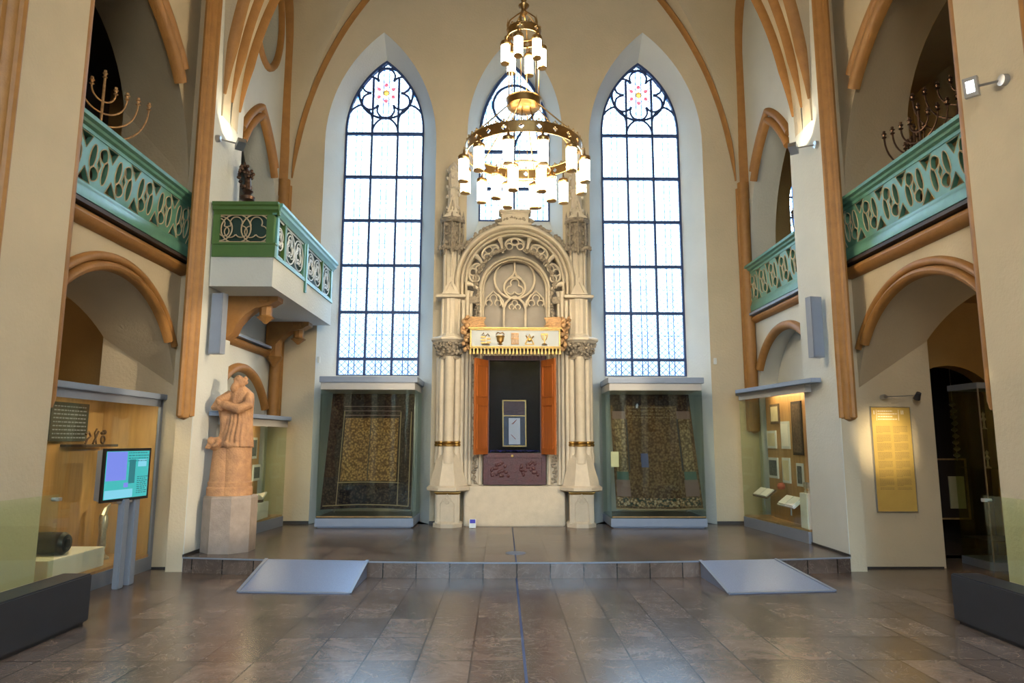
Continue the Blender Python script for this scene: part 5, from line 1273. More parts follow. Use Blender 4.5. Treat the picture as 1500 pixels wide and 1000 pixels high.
for i, (y, lb) in enumerate(((8.30, 'twisted bronze piece on the dark shelf, nearest the tablet'), (8.45, 'bronze looped piece on the dark shelf, middle one'), (8.60, 'bronze two-lobed piece on the dark shelf, far one'))):
    q = MB()
    if i == 0: q.tube([(-5.15, y - 0.05, 1.55), (-5.15, y - 0.02, 1.60), (-5.15, y + 0.04, 1.64), (-5.15, y, 1.69), (-5.15, y - 0.05, 1.66)], 0.013, 6)
    if i == 1: q.tube([(-5.15, y - 0.05, 1.55), (-5.15, y + 0.05, 1.70)], 0.013, 6); q.tube([(-5.15, y + 0.02, 1.55), (-5.15, y - 0.03, 1.68), (-5.15, y + 0.01, 1.73)], 0.011, 6)
    if i == 2: q.tube([(-5.15, y + 0.04 * math.cos(t), 1.60 + 0.045 * math.sin(t)) for t in [2 * PI * k_ / 14 for k_ in range(14)]], 0.012, 6, closed=True); q.ball((-5.15, y + 0.02, 1.69), 0.03, 0.03, 0.03); q.ball((-5.15, y - 0.03, 1.68), 0.02, 0.02, 0.02)
    tag(q.build('bronze_piece', 'bronze', origin=(-5.15, y, 1.545)), lb, 'metal piece', 'bronze pieces on the dark shelf')
q = MB(); q.bbox(-5.15, -4.72, 7.1, 8.08, 0.19, 0.40, 0.006); tag(q.build('plinth', 'white_box', origin=(-4.9, 7.8, 0.19)), 'low white plinth in the left arch case', 'plinth')
q = MB(); q.lathe((-4.95, 7.48, 0.52), [(0.0, -0.17), (0.09, -0.165), (0.115, -0.13), (0.115, 0.13), (0.09, 0.165), (0.05, 0.17), (0.045, 0.06), (0.0, 0.05)], 18, axis='X'); tag(q.build('black_vessel', 'black', origin=(-4.95, 7.48, 0.405)), 'black round vessel lying on the low white plinth', 'vessel')
q = MB(); zb = 0.19
q.lathe((-5.0, 8.50, 0), [(0.09, zb), (0.09, zb + 0.02), (0.05, zb + 0.05), (0.035, zb + 0.10), (0.05, zb + 0.16), (0.04, zb + 0.30), (0.055, zb + 0.42), (0.05, zb + 0.50), (0.03, zb + 0.53)], 12)
q.tube([(-5.0, 8.48, zb + 0.50), (-5.0, 8.52, zb + 0.57), (-5.0, 8.62, zb + 0.63)], [0.04, 0.035, 0.012], 8)
tag(q.build('silver_figure', 'silver', origin=(-5.0, 8.50, zb)), 'slender silver object with bent top on the case floor behind the monitor', 'silver object')

# ================================================================== MONITOR, BENCHES, RAMPS, GUARD GLASS
mo = thing('touch_monitor', 'touch screen with lit blue and teal page on two grey posts', 'monitor', (-4.35, 7.66, 0))
th = math.atan2(0.12, 0.72); Mm = Matrix.Rotation(-th, 3, 'Z')   # local y runs along the screen
cm = Vector((-4.38, 7.77, 1.22))
q = MB(); q.obox(cm + Mm @ Vector((0.0, 0, 0)), 0.012, 0.37, 0.285, Mm); q.build('bezel', 'black', mo, smooth=0)
q = MB(); vs = []
for dx, a, b in ((-0.012, 0.36, 0.275), (-0.13, 0.30, 0.26)):
    for sy_, sz_ in ((-1, -1), (1, -1), (1, 1), (-1, 1)): vs.append(cm + Mm @ Vector((dx, sy_ * a, sz_ * b)))
q.add(vs, [(0, 1, 2, 3), (4, 5, 6, 7), (0, 1, 5, 4), (1, 2, 6, 5), (2, 3, 7, 6), (3, 0, 4, 7)]); q.build('housing', 'grey_lid', mo, smooth=0)
def scr(nm, m, y0, y1, z0, z1, dx=0.0135):
    q = MB(); vs = [cm + Mm @ Vector((dx, a, b)) for a, b in ((y0, z0), (y1, z0), (y1, z1), (y0, z1))]; q.add(vs, [(0, 1, 2, 3)]); return q.build(nm, m, sc_ if nm != 'screen' else mo, smooth=0)
sc_ = None; sc_ = scr('screen', 'screen', -0.34, 0.34, -0.255, 0.255)
scr('page_picture', 'screen_violet', -0.33, -0.02, -0.06, 0.25, 0.0145)
scr('page_block', 'screen_pale', 0.16, 0.30, 0.08, 0.16, 0.0145); scr('page_button', 'screen_violet', -0.05, 0.02, -0.14, -0.09, 0.0145); scr('page_strip', 'screen_pale', -0.33, 0.10, -0.25, -0.16, 0.0142)
q = MB()
for j in range(13):
    z = 0.05 - j * 0.022 if j > 3 else 0.23 - j * 0.03
    y0 = 0.16 if j > 3 else 0.0
    y = y0
    while y < 0.30:
        w = random.uniform(0.015, 0.05); vs = [cm + Mm @ Vector((0.015, a, b)) for a, b in ((y, z), (y + w, z), (y + w, z + 0.010), (y, z + 0.010))]; q.add(vs, [(0, 1, 2, 3)]); y += w + 0.01
q.build('page_text', 'screen_text', sc_, smooth=0)
q = MB(); vs = [cm + Mm @ Vector((0.0145, a, b)) for a, b in ((0.02, -0.1), (0.12, -0.1), (0.12, 0.16), (0.02, 0.16))]; q.add(vs, [(0, 1, 2, 3)]); q.build('page_column', 'screen_text', sc_, smooth=0)
for y_ in (7.78, 8.00):
    q = MB(); q.bbox(-4.42, -4.35, y_ - 0.055, y_ + 0.055, 0.0, 0.95, 0.008); q.build('post', 'grey_lid', mo)
q = MB(); q.obox(cm + Mm @ Vector((-0.02, 0, -0.29)), 0.03, 0.12, 0.02, Mm); q.build('mount', 'steel', mo, smooth=0)

for s, side in ((-1, 'left'), (1, 'right')):
    be = thing('bench', 'low dark grey block bench against the %s foreground pier' % side, 'bench', (s * 3.95, 5.5, 0), 'dark block benches')
    q = MB(); q.bbox(min(s * 3.83, s * 4.09), max(s * 3.83, s * 4.09), 4.4, 6.33, 0.03, 0.43, 0.012); q.build('body', 'dark_bench', be)
    q = MB(); q.box(min(s * 3.86, s * 4.09), max(s * 3.86, s * 4.09), 4.43, 6.30, 0.0, 0.03); q.build('plinth', 'black', be, smooth=0)
    gp = thing('guard_glass', 'clear glass panel clamped to the wall above the %s bench' % side, 'glass panel', (s * 4.07, 5.6, 0.44), 'glass guards over the benches')
    q = MB(); q.box(min(s * 4.065, s * 4.075), max(s * 4.065, s * 4.075), 4.6, 6.14, 0.44, 1.13); q.build('glass_pane', 'guard_glass', gp, smooth=0)
    for z_ in (1.09,):
        for y_ in (4.9, 6.08):
            q = MB(); q.lathe((s * 4.06, y_, z_), [(0.0, -0.03), (0.017, -0.028), (0.017, 0.03), (0.0, 0.031)], 10, axis='X'); q.bbox(min(s * 4.02, s * 4.05), max(s * 4.02, s * 4.05), y_ - 0.02, y_ + 0.03, z_ - 0.015, z_ + 0.015, 0.003); q.build('clamp', 'steel', gp)
for s, side, P in ((-1, 'left', [(-3.0, 7.58), (-1.78, 7.48), (-1.80, 8.37), (-3.12, 8.52)]), (1, 'right', [(2.19, 7.47), (3.38, 7.60), (3.08, 8.47), (2.13, 8.40)])):
    rp = thing('ramp', 'grey metal wheelchair ramp leading up to the dais on the %s' % side, 'ramp', (P[0][0], P[0][1], 0), 'metal ramps to the dais')
    if s < 0: P = [(-3.0, 7.58), (-1.80, 7.49), (-1.80, 8.40), (-3.03, 8.52)]
    else: P = [(2.19, 7.47), (3.38, 7.60), (3.10, 8.50), (2.16, 8.40)]
    top = [(P[0][0], P[0][1], 0.008), (P[1][0], P[1][1], 0.008), (P[2][0], P[2][1], 0.188), (P[3][0], P[3][1], 0.188)]
    bot = [(x, y, 0.0) for x, y in P]
    q = MB(); q.add(bot + top, [(0, 1, 2, 3), (4, 5, 6, 7), (0, 1, 5, 4), (1, 2, 6, 5), (2, 3, 7, 6), (3, 0, 4, 7)]); q.build('deck', 'ramp_metal', rp, smooth=0)
    for a, b in ((0, 3), (1, 2)):
        q = MB(); q.sweep([Vector(top[a]) + Vector((0, 0, 0.004)), Vector(top[b]) + Vector((0, 0, 0.004))], [(-0.018, -0.006), (0.018, -0.006), (0.018, 0.006), (-0.018, 0.006)], (0, 0, 1)); q.build('edge_strip', 'grey_metal', rp)
    q = MB(); q.sweep([Vector(top[0]) + Vector((0, 0.02, 0.004)), Vector(top[1]) + Vector((0, 0.02, 0.004))], [(-0.03, -0.004), (0.03, -0.004), (0.03, 0.004), (-0.03, 0.004)], (0, 0, 1)); q.build('toe_strip', 'grey_metal', rp)

# ================================================================== STATUE
st = thing('statue', 'sandstone statue of a robed bowed figure on a stepped stone pedestal', 'statue', (-3.79, 9.2, DZ))
q = MB()
px_l, px_r = -4.08, -3.46
q.lathe((-3.77, 9.22, 0), [(0.335, DZ), (0.335, 0.86), (0.32, 0.885), (0.0, 0.885)], 8, phase=PI / 8); q.build('lower_block', 'pedestal_stone', st, smooth=20)
q = MB(); q.lathe((-3.73, 9.22, 0), [(0.225, 0.885), (0.225, 0.98), (0.21, 1.0), (0.215, 1.05), (0.20, 1.07), (0.19, 1.50), (0.18, 1.53), (0.0, 1.53)], 20)
q.lathe((-3.86, 9.20, 0), [(0.215, 0.885), (0.215, 0.98), (0.20, 1.0), (0.205, 1.05), (0.19, 1.07), (0.165, 1.46), (0.15, 1.50), (0.0, 1.50)], 20)
q.build('drum', 'sandstone', st, smooth=30)
fg = MB()
# robe rings: centre x, y, radius x, radius y, z
rings = [(-3.70, 9.22, 0.215, 0.19, 1.50), (-3.70, 9.22, 0.21, 0.185, 1.58), (-3.70, 9.23, 0.195, 0.17, 1.75), (-3.70, 9.24, 0.18, 0.155, 1.92), (-3.695, 9.23, 0.175, 0.15, 2.05), (-3.685, 9.21, 0.185, 0.15, 2.18), (-3.675, 9.19, 0.175, 0.13, 2.27), (-3.665, 9.17, 0.11, 0.095, 2.33), (-3.66, 9.15, 0.06, 0.06, 2.37)]
n = 64; vs = []
for (x, y, rx, ry, z) in rings:
    for i in range(n):
        a = 2 * PI * i / n; fd = 1 + (0.10 if z < 2.1 else 0.04) * (math.sin(a * 9 + z * 2.5) * 0.6 + math.sin(a * 15 - z * 4) * 0.4)
        vs.append((x + rx * fd * math.cos(a), y + ry * fd * math.sin(a), z))
fs = [(j * n + i, j * n + (i + 1) % n, (j + 1) * n + (i + 1) % n, (j + 1) * n + i) for j in range(len(rings) - 1) for i in range(n)]
fs += [tuple(range(n))[::-1], tuple((len(rings) - 1) * n + i for i in range(n))]
fg.add(vs, fs)
Mh = Matrix.Rotation(R(-28), 3, 'Y')
fg.ball((-3.675, 9.12, 2.44), 0.072, 0.082, 0.10, 16, 12, Mh)                # skull
fg.ball((-3.72, 9.06, 2.36), 0.05, 0.05, 0.085, 12, 8, Matrix.Rotation(R(25), 3, 'Y'))   # beard
fg.ball((-3.715, 9.045, 2.43), 0.018, 0.024, 0.028, 8, 6)                      # nose
for dx in (-0.030, 0.028): fg.ball((-3.70 + dx, 9.052, 2.462), 0.020, 0.016, 0.010, 8, 6)   # brow
fg.ball((-3.60, 9.13, 2.44), 0.014, 0.022, 0.03, 8, 6)
for i in range(16):
    a = random.uniform(0, 2 * PI); fg.ball((-3.665 + 0.07 * math.cos(a), 9.15 + 0.07 * math.sin(a), 2.46 + random.uniform(-0.04, 0.05)), 0.03, 0.03, 0.028, 8, 6)
# arms folded out to the left in wide sleeves
fg.tube([(-3.55, 9.16, 2.25), (-3.52, 9.06, 2.10), (-3.62, 8.98, 2.04), (-3.80, 8.97, 2.10), (-3.90, 9.0, 2.12)], [0.07, 0.075, 0.07, 0.06, 0.035], 12)
fg.tube([(-3.80, 9.16, 2.26), (-3.92, 9.08, 2.16), (-3.97, 9.04, 2.06), (-3.88, 9.0, 2.06), (-3.80, 8.98, 2.12)], [0.07, 0.07, 0.06, 0.055, 0.035], 12)
for k_ in range(4):
    fg.tube([(-3.84 - 0.012 * k_, 8.96, 2.10 + 0.018 * k_), (-3.88 - 0.01 * k_, 8.945, 2.115 + 0.018 * k_), (-3.905 - 0.008 * k_, 8.96, 2.10 + 0.018 * k_)], 0.011, 6)
# falling folds
for i in range(11):
    a = PI + PI * (i + 0.5) / 11 + random.uniform(-0.05, 0.05); x0, y0 = -3.70 + 0.16 * math.cos(a), 9.23 + 0.14 * math.sin(a)
    fg.tube([(x0, y0, 2.05), (-3.70 + 0.18 * math.cos(a + 0.05), 9.23 + 0.155 * math.sin(a + 0.05), 1.85), (-3.70 + 0.20 * math.cos(a - 0.04), 9.22 + 0.18 * math.sin(a - 0.04), 1.65), (-3.70 + 0.22 * math.cos(a), 9.22 + 0.20 * math.sin(a), 1.51)], [0.012, 0.022, 0.026, 0.03], 8)
# tail of the cloak from elbow
fg.tube([(-3.90, 9.10, 2.06), (-3.87, 9.13, 1.92), (-3.86, 9.15, 1.76), (-3.88, 9.15, 1.56)], [0.055, 0.06, 0.065, 0.07], 10)
# crouched form at the foot, left
fg.ball((-3.94, 9.10, 1.55), 0.12, 0.11, 0.10, 16, 10); fg.ball((-3.99, 9.02, 1.60), 0.052, 0.05, 0.055, 12, 8)
fg.tube([(-3.90, 9.04, 1.60), (-3.88, 8.97, 1.54), (-3.94, 8.95, 1.52)], [0.04, 0.032, 0.02], 8)
fg.tube([(-4.02, 9.06, 1.56), (-4.03, 9.0, 1.50), (-3.97, 8.97, 1.50)], [0.035, 0.03, 0.02], 8)
fg.tube([(-3.80, 9.04, 1.56), (-3.74, 9.02, 1.53), (-3.66, 9.03, 1.54)], [0.05, 0.045, 0.03], 8)
fg.v = [Vector((-3.73 + (v.x + 3.70) * 0.93, 9.22 + (v.y - 9.22) * 0.95, 1.5 + (v.z - 1.5) * 0.925)) for v in fg.v]
fo = fg.build('figure', 'sandstone', st, smooth=60)
rm = fo.modifiers.new('fuse', 'REMESH'); rm.mode = 'VOXEL'; rm.voxel_size = 0.009; rm.use_smooth_shade = True
sm = fo.modifiers.new('soften', 'SMOOTH'); sm.factor = 0.5; sm.iterations = 2

# ================================================================== WALL FITTINGS
pq = thing('information_board', 'tall golden text board lit by a small spotlight on the right pier', 'board', (4.86, 8.93, 0.7))
x0, x1, z0, z1 = 4.62, 5.13, 0.71, 2.04
q = MB(); q.box(x0, x1, 8.918, 8.948, z0, z1); q.build('panel', 'plaque_gold', pq, smooth=0)
q = MB()
for b in ((x0 - 0.008, x0, z0, z1), (x1, x1 + 0.008, z0, z1), (x0 - 0.008, x1 + 0.008, z0 - 0.01, z0), (x0 - 0.008, x1 + 0.008, z1, z1 + 0.01)): q.box(b[0], b[1], 8.914, 8.948, b[2], b[3])
q.build('frame', 'steel', pq, smooth=0)
q = MB(); ty = 8.9165
for x_ in (x0 + 0.065, x1 - 0.155): q.box(x_, x_ + 0.006, ty, 8.918, z1 - 0.17, z1 - 0.03)
for j in range(4):
    x = x0 + 0.085; e = x1 - 0.17 - (0.06 if j % 2 == 0 else 0)
    while x < e:
        w = random.uniform(0.012, 0.03); q.box(x, min(x + w, e), ty, 8.918, z1 - 0.055 - 0.035 * j, z1 - 0.042 - 0.035 * j); x += w + 0.006
q.box(x0 + 0.03, x0 + 0.045, ty, 8.918, z1 - 0.09, z1 - 0.04); q.box(x1 - 0.12, x1 - 0.108, ty, 8.918, z1 - 0.09, z1 - 0.04); q.box(x1 - 0.10, x1 - 0.085, ty, 8.918, z1 - 0.09, z1 - 0.04)
q.build('title_lines', 'plaque_title', pq, smooth=0)
q = MB()
for colx in ((x0 + 0.05, x0 + 0.235), (x0 + 0.275, x1 - 0.05)):
    z = z1 - 0.25; j = 0
    while z > z0 + 0.27:
        x = colx[0]; j += 1
        e = colx[1] if j % 6 else colx[0] + 0.08
        while x < e:
            w = random.uniform(0.008, 0.024); q.box(x, min(x + w, e), ty, 8.918, z, z + 0.006); x += w + 0.005
        if j % 6 == 0 or z - 0.0165 <= z0 + 0.27: q.build('text_block', 'plaque_text', pq, smooth=0); q = MB()
        z -= 0.0165 if j % 6 else 0.03
sf = thing('picture_light', 'twin-headed small spotlight above the golden board', 'spotlight', (4.9, 8.94, 2.2))
q = MB(); q.tube([(4.79, 8.86, 2.175), (5.16, 8.80, 2.19)], 0.006, 6); q.build('bar', 'steel', sf)
q = MB(); q.lathe((4.79, 8.90, 2.175), [(0.0, -0.05), (0.025, -0.05), (0.035, -0.02), (0.03, 0.04), (0.0, 0.045)], 14, axis='Y'); q.build('wall_plate', 'steel', sf)
q = MB(); Mq = Matrix.Rotation(R(40), 3, 'X'); q.lathe((5.17, 8.78, 2.185), [(0.0, 0.05), (0.03, 0.045), (0.035, 0.0), (0.045, -0.05), (0.04, -0.05), (0.0, -0.03)], 14, M=Mq); q.build('lamp_head', 'dark_bench', sf)
l = bpy.data.lights.new('board_spot', 'SPOT'); l.energy = 14; l.color = (1.0, 0.84, 0.55); l.spot_size = R(62); l.spot_blend = 0.9; l.shadow_soft_size = 0.03
lo = bpy.data.objects.new('board_spot', l); col.objects.link(lo); lo.location = (4.74, 8.52, 2.22)
lo.rotation_euler = (Vector((4.80, 8.93, 1.55)) - Vector(lo.location)).to_track_quat('-Z', 'Y').to_euler()

def wall_spot(label, s, base, head, aim, power, angle, colr=(1, 0.86, 0.62), blend=0.35):
    t = thing('wall_spotlight', label, 'spotlight', base, 'adjustable wall spotlights')
    B = Vector(base); H = Vector(head)
    q = MB(); q.lathe(B, [(0.0, -0.03), (0.05, -0.025), (0.05, 0.02), (0.035, 0.04), (0.0, 0.045)], 14, axis='X'); q.build('wall_plate', 'steel', t)
    q = MB(); q.tube([B, H], 0.012, 8); q.build('arm', 'steel', t)
    dr = (Vector(aim) - H).normalized(); rot = dr.to_track_quat('-Z', 'Y').to_matrix()
    q = MB(); q.obox(H, 0.055, 0.085, 0.035, rot); hd = q.build('lamp_head', 'steel', t, smooth=0)
    q = MB(); q.obox(H + dr * 0.036, 0.032, 0.052, 0.002, rot); q.build('lens', 'spot_lens', hd, smooth=0)
    l = bpy.data.lights.new('wall_spot', 'SPOT'); l.energy = power; l.color = colr; l.spot_size = R(angle); l.spot_blend = blend; l.shadow_soft_size = 0.04
    o = bpy.data.objects.new('wall_spot', l); col.objects.link(o); o.location = H + dr * 0.05; o.rotation_euler = rot.to_euler()
wall_spot('silver wall spotlight on the left pier by the balcony', -1, (-4.10, 8.86, 5.66), (-3.86, 9.04, 5.66), (-4.2, 9.5, 7.0), 24, 110)
wall_spot('silver wall spotlight on the right pier over the loudspeaker', 1, (4.10, 8.86, 5.64), (3.86, 9.04, 5.66), (4.2, 9.5, 7.0), 24, 110)
wall_spot('added wall spotlight beyond the right edge of view aimed at the statue', 1, (4.10, 4.75, 3.0), (3.9, 4.85, 3.05), (-3.75, 9.2, 1.9), 1500, 22, (1, 0.82, 0.58))  # unseen spot added to light the statue and throw its shadow
wall_spot('added wall spotlight beyond the right edge of view aimed at the ark', 1, (4.10, 4.75, 3.5), (3.9, 4.85, 3.55), (-0.1, 11.8, 2.4), 620, 34, (1, 0.80, 0.54))  # unseen spot added for warm light and contrast on the ark
wall_spot('added wall spotlight beyond the left edge of view aimed at the ark', -1, (-4.10, 4.2, 3.5), (-3.9, 4.3, 3.55), (0.2, 11.8, 2.4), 380, 34, (1, 0.80, 0.54))  # its unseen counterpart, added to cross-light the ark
wall_spot('added long-armed wall spotlight beyond the right edge of view aimed at the golden board', 1, (4.10, 4.2, 2.5), (3.45, 4.3, 2.55), (4.76, 8.93, 1.60), 850, 13, (1, 0.82, 0.5), 1.0)  # unseen spot added to make the board's bright patch
wall_spot('silver wall spotlight at the top right on the foreground pier', 1, (4.10, 5.44, 4.68), (3.96, 5.64, 4.72), (1.0, 3.0, 3.9), 60, 80)

for s, side, y, z0, z1 in ((-1, 'left', 8.98, 2.72, 3.53), (1, 'right', 8.98, 2.70, 3.52)):
    sp = thing('loudspeaker', 'slim grey column loudspeaker on the %s pier' % side, 'loudspeaker', (s * 4.0, y, z0), 'column loudspeakers')
    Ms = Matrix.Rotation(s * R(12), 3, 'Z')
    q = MB(); q.obox((s * 3.98, y, (z0 + z1) / 2), 0.085, 0.055, (z1 - z0) / 2, Ms); q.build('cabinet', 'grey_metal', sp, smooth=0)
    q = MB(); q.obox(Vector((s * 3.98, y, (z0 + z1) / 2)) + Ms @ Vector((0, -0.057, 0)), 0.07, 0.003, (z1 - z0) / 2 - 0.02, Ms); q.build('grille', 'grey_lid', sp, smooth=0)
    for z in (z0 + 0.32, z0 + 0.48):
        q = MB(); q.tube([(s * 4.0, y + 0.03, z), (s * 4.115, y + 0.06, z)], 0.012, 6); q.build('bracket', 'steel', sp)
for s, side in ((-1, 'left'), (1, 'right')):
    q = MB(); q.lathe((s * 4.60, 8.93, 0), [(0.0, 5.72), (0.012, 5.73), (0.012, 6.55), (0.0, 6.56)], 8)
    tag(q.build('hanging_rod', 'steel', origin=(s * 4.60, 8.93, 5.72)), 'thin grey rod hanging beside the %s upper arch' % side, 'rod', 'rods beside the upper arches')
for x_, lb in ((-3.46, 'tiny grey sensor box on the wall left of the left window'), (3.57, 'tiny grey sensor box on the wall right of the right window')):
    q = MB(); q.bbox(x_ - 0.025, x_ + 0.025, 12.0, 12.05, 2.95, 3.06, 0.006); tag(q.build('sensor_box', 'white_paint', origin=(x_, 12.03, 2.95)), lb, 'sensor')

# ================================================================== GALLERY OBJECTS
def menorah(label, loc, H, W_, rz, m='bronze', group='candelabra standing on the galleries', n=4):
    t = thing('candelabrum', label, 'candelabrum', loc, group)
    X, Y, Z = loc; c, s_ = math.cos(rz), math.sin(rz)
    def P(a, z): return (X + a * c, Y + a * s_, Z + z)
    q = MB(); q.lathe(loc, [(0.16, 0), (0.15, 0.03), (0.06, 0.06), (0.03, 0.12), (0.05, H * 0.25), (0.02, H * 0.3), (0.035, H * 0.42), (0.015, H * 0.46), (0.03, H * 0.62), (0.015, H * 0.66), (0.015, H)], 10); q.build('stem', m, t)
    for k_ in range(1, n + 1):
        r = W_ / 2 * k_ / n
        q = MB(); q.tube([P(r * math.cos(a), H * 0.92 + r * math.sin(a) * 1.0) for a in [PI + PI * i / 20 for i in range(21)]], 0.011, 6); q.build('arm', m, t)
    for k_ in range(-n, n + 1):
        a = W_ / 2 * k_ / n
        q = MB(); p = P(a, H * 0.92 if k_ else H); q.lathe(p, [(0.012, 0), (0.03, 0.015), (0.012, 0.03), (0.022, 0.055), (0.032, 0.06), (0.018, 0.075), (0.018, 0.10), (0.0, 0.10)], 8); q.build('candle_cup', m, t)
    return t
menorah('branched bronze candelabrum on the left gallery above the green balustrade', (-4.95, 7.65, 4.0), 1.85, 1.15, R(62), 'tan_carving')
menorah('tallest bronze candelabrum, rear one on the right gallery', (5.15, 7.35, 4.0), 1.95, 1.25, R(115))
menorah('bronze candelabrum with swept arms, front one on the right gallery', (4.80, 7.70, 4.0), 1.55, 1.05, R(105))
menorah('small bronze candelabrum on the right gallery nearest the pier', (4.95, 8.05, 4.0), 1.45, 0.55, R(80), n=3)
q = MB(); q.bbox(5.55, 5.95, 6.9, 8.1, 4.0, 5.3, 0.02); tag(q.build('dark_cabinet', 'dark_wood', origin=(5.75, 7.4, 4.0)), 'dark cabinet standing behind the candelabra on the right gallery', 'cabinet')
q = MB(); q.lathe((5.35, 7.0, 4.0), [(0.12, 0), (0.05, 0.1), (0.03, 1.5), (0.10, 1.62), (0.14, 1.78), (0.12, 1.86), (0.02, 1.9), (0.0, 2.0)], 12); tag(q.build('floor_lantern', 'silver', origin=(5.35, 7.0, 4.0)), 'silver lantern on a pole behind the right gallery candelabra', 'lantern')
menorah('bronze candelabrum silhouetted before the far right gallery window', (4.92, 11.35, 4.0), 1.75, 0.85, R(80))
# left balcony ornaments
cs = thing('ornate_candlestick', 'ornate dark silver candlestick rising behind the balcony rail', 'candlestick', (-3.92, 9.55, 4.02))
q = MB(); q.lathe((-3.92, 9.55, 4.02), [(0.11, 0), (0.10, 0.04), (0.03, 0.10), (0.03, 0.98), (0.10, 1.02), (0.11, 1.06), (0.04, 1.10), (0.08, 1.15), (0.03, 1.19)], 12); q.build('stem', 'bronze', cs)
q = MB()
for i in range(42):
    t_ = random.random(); a = random.uniform(0, 2 * PI); rr_ = 0.05 + 0.05 * math.sin(PI * t_); q.ball((-3.94 + rr_ * math.cos(a) - 0.03 * t_, 9.55 + rr_ * math.sin(a), 5.22 + 0.34 * t_), random.uniform(0.018, 0.035), 0.02, 0.03, 6, 4)
q.tube([(-3.92, 9.55, 5.16), (-3.93, 9.55, 5.4), (-3.97, 9.55, 5.55), (-3.99, 9.55, 5.62)], [0.05, 0.045, 0.03, 0.01], 8)
q.build('figure_work', 'bronze', cs, smooth=60)
fc = thing('finial_cross_lamp', 'thin dark branched finial above the balcony rail', 'finial', (-3.42, 10.35, 4.02))
q = MB(); q.tube([(-3.42, 10.35, 4.02), (-3.42, 10.35, 5.02)], 0.010, 6); q.tube([(-3.42, 10.29, 4.93), (-3.42, 10.41, 4.93)], 0.009, 6); q.tube([(-3.42, 10.35, 4.85), (-3.42, 10.25, 4.78), (-3.42, 10.22, 4.70)], 0.008, 6); q.build('branches', 'bronze', fc)
q = MB(); q.lathe((-3.42, 10.35, 4.02), [(0.08, 0), (0.07, 0.02), (0.01, 0.04)], 10); q.build('foot', 'bronze', fc)

# ================================================================== RIGHT AISLE, SEEN THROUGH THE ARCH
ac = thing('aisle_case', 'slim upright glass case with grey top in the right aisle arch', 'display case', (6.1, 8.9, 0))
q = MB(); q.bbox(5.93, 6.55, 8.75, 9.35, 2.28, 2.36, 0.006); q.build('lid', 'grey_lid', ac)
q = MB(); q.box(5.93, 6.55, 8.75, 9.35, 0.0, 0.10); q.build('base', 'grey_metal', ac, smooth=0)
for b in ((5.94, 6.54, 8.76, 8.768, 0.10, 2.28), (5.94, 5.948, 8.76, 9.34, 0.10, 2.28), (5.94, 6.54, 9.332, 9.34, 0.10, 2.28)):
    q = MB(); q.box(*b); q.build('glass_pane', 'guard_glass', ac, smooth=0)
q = MB(); q.box(5.935, 5.95, 8.752, 8.765, 0.10, 2.28); q.build('edge_strip', 'steel', ac, smooth=0)
for z in (0.35, 1.25, 1.75, 2.0):
    q = MB(); q.box(5.96, 6.52, 8.80, 9.30, z, z + 0.01); q.build('shelf', 'case_glass' if z > 0.5 else 'dark_wood', ac, smooth=0)
q = MB(); q.box(6.5, 6.53, 8.78, 9.32, 0.36, 1.25); q.build('lower_panel', 'panel_wood', ac, smooth=0)
for z_, lb in ((1.26, 'silver finial on the lower glass shelf of the aisle case'), (1.76, 'silver finial on the upper glass shelf of the aisle case')):
    q = MB(); q.lathe((6.12, 8.95, z_), [(0.04, 0), (0.015, 0.02), (0.012, 0.10), (0.03, 0.13), (0.012, 0.16), (0.02, 0.20), (0.0, 0.23)], 10); tag(q.build('silver_finial', 'silver', origin=(6.12, 8.95, z_)), lb, 'finial', 'silver pieces in the aisle case')
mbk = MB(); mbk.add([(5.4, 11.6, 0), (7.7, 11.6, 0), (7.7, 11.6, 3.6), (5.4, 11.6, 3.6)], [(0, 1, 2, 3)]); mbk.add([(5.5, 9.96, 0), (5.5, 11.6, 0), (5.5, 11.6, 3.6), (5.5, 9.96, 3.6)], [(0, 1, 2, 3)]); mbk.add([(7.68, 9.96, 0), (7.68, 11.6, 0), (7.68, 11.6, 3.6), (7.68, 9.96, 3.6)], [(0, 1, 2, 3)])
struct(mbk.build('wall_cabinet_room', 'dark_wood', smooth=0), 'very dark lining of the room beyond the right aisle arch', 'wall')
fb = thing('framed_board', 'dark board in a pale frame standing in the dark aisle room', 'framed board', (6.95, 11.0, 0.38))
q = MB(); q.box(6.70, 7.20, 11.0, 11.03, 0.40, 1.31); q.build('panel', 'dark_wood', fb, smooth=0)
q = MB()
for b in ((6.69, 6.715, 0.38, 1.33), (7.185, 7.21, 0.38, 1.33), (6.69, 7.21, 0.38, 0.405), (6.69, 7.21, 1.305, 1.33)): q.box(b[0], b[1], 10.98, 11.03, b[2], b[3])
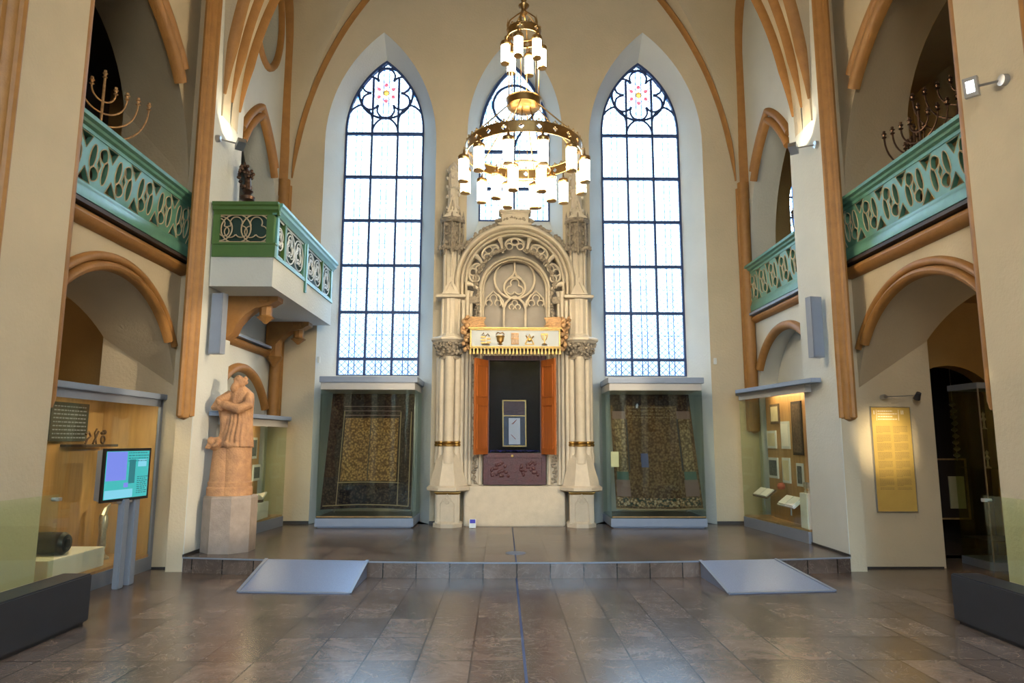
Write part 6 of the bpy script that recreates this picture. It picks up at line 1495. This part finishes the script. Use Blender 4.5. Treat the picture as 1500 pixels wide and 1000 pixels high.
q.build('frame', 'tan_carving', fb, smooth=0)
q = MB(); q.box(6.90, 7.14, 10.97, 10.995, 0.55, 1.05); q.build('pale_sheet', 'paper_yellow', fb, smooth=0)
q = MB()
for i in range(9): q.lathe((6.98 + 0.012 * (i % 2), 10.85, 1.34 + i * 0.10), [(0.0, 0), (0.045, 0.03), (0.05, 0.05), (0.0, 0.09)], 8)
q.tube([(6.98, 10.85, 1.3), (6.98, 10.85, 3.58)], 0.006, 5)
tag(q.build('hanging_ornament', 'silver', origin=(6.98, 10.85, 1.3)), 'string of bluish silver bells hanging in the dark aisle room', 'ornament')
l = bpy.data.lights.new('aisle_fill', 'POINT'); l.energy = 10; l.color = (1, 0.72, 0.42); l.shadow_soft_size = 0.12  # aisle pendants are added fill lights
for p_ in ((6.6, 7.3, 3.2), (-6.6, 7.3, 3.2)):
    t_ = thing('added_pendant', 'small aisle pendant lamp added for fill light behind the %s arch' % ('right' if p_[0] > 0 else 'left'), 'lamp', (p_[0], p_[1], 3.3), 'added aisle fill lamps')
    q = MB(); q.lathe((p_[0], p_[1], 0), [(0.02, 3.6), (0.02, 3.42), (0.10, 3.38), (0.16, 3.30), (0.155, 3.30), (0.09, 3.37), (0.0, 3.39)], 14); q.build('lamp_shade', 'brass', t_)
    o = bpy.data.objects.new('aisle_fill', l); col.objects.link(o); o.location = p_
l = bpy.data.lights.new('gallery_fill', 'POINT'); l.energy = 14; l.color = (1, 0.78, 0.5); l.shadow_soft_size = 0.12  # this pendant is added to brighten the right gallery
p_ = (6.9, 6.6, 7.6)
t_ = thing('added_pendant', 'small pendant lamp added for fill light over the right gallery', 'lamp', (p_[0], p_[1], 7.7))
q = MB(); q.lathe((p_[0], p_[1], 0), [(0.02, 8.2), (0.02, 7.8), (0.10, 7.77), (0.16, 7.68), (0.155, 7.68), (0.09, 7.76), (0.0, 7.78)], 14); q.build('lamp_shade', 'brass', t_)
o = bpy.data.objects.new('gallery_fill', l); col.objects.link(o); o.location = p_
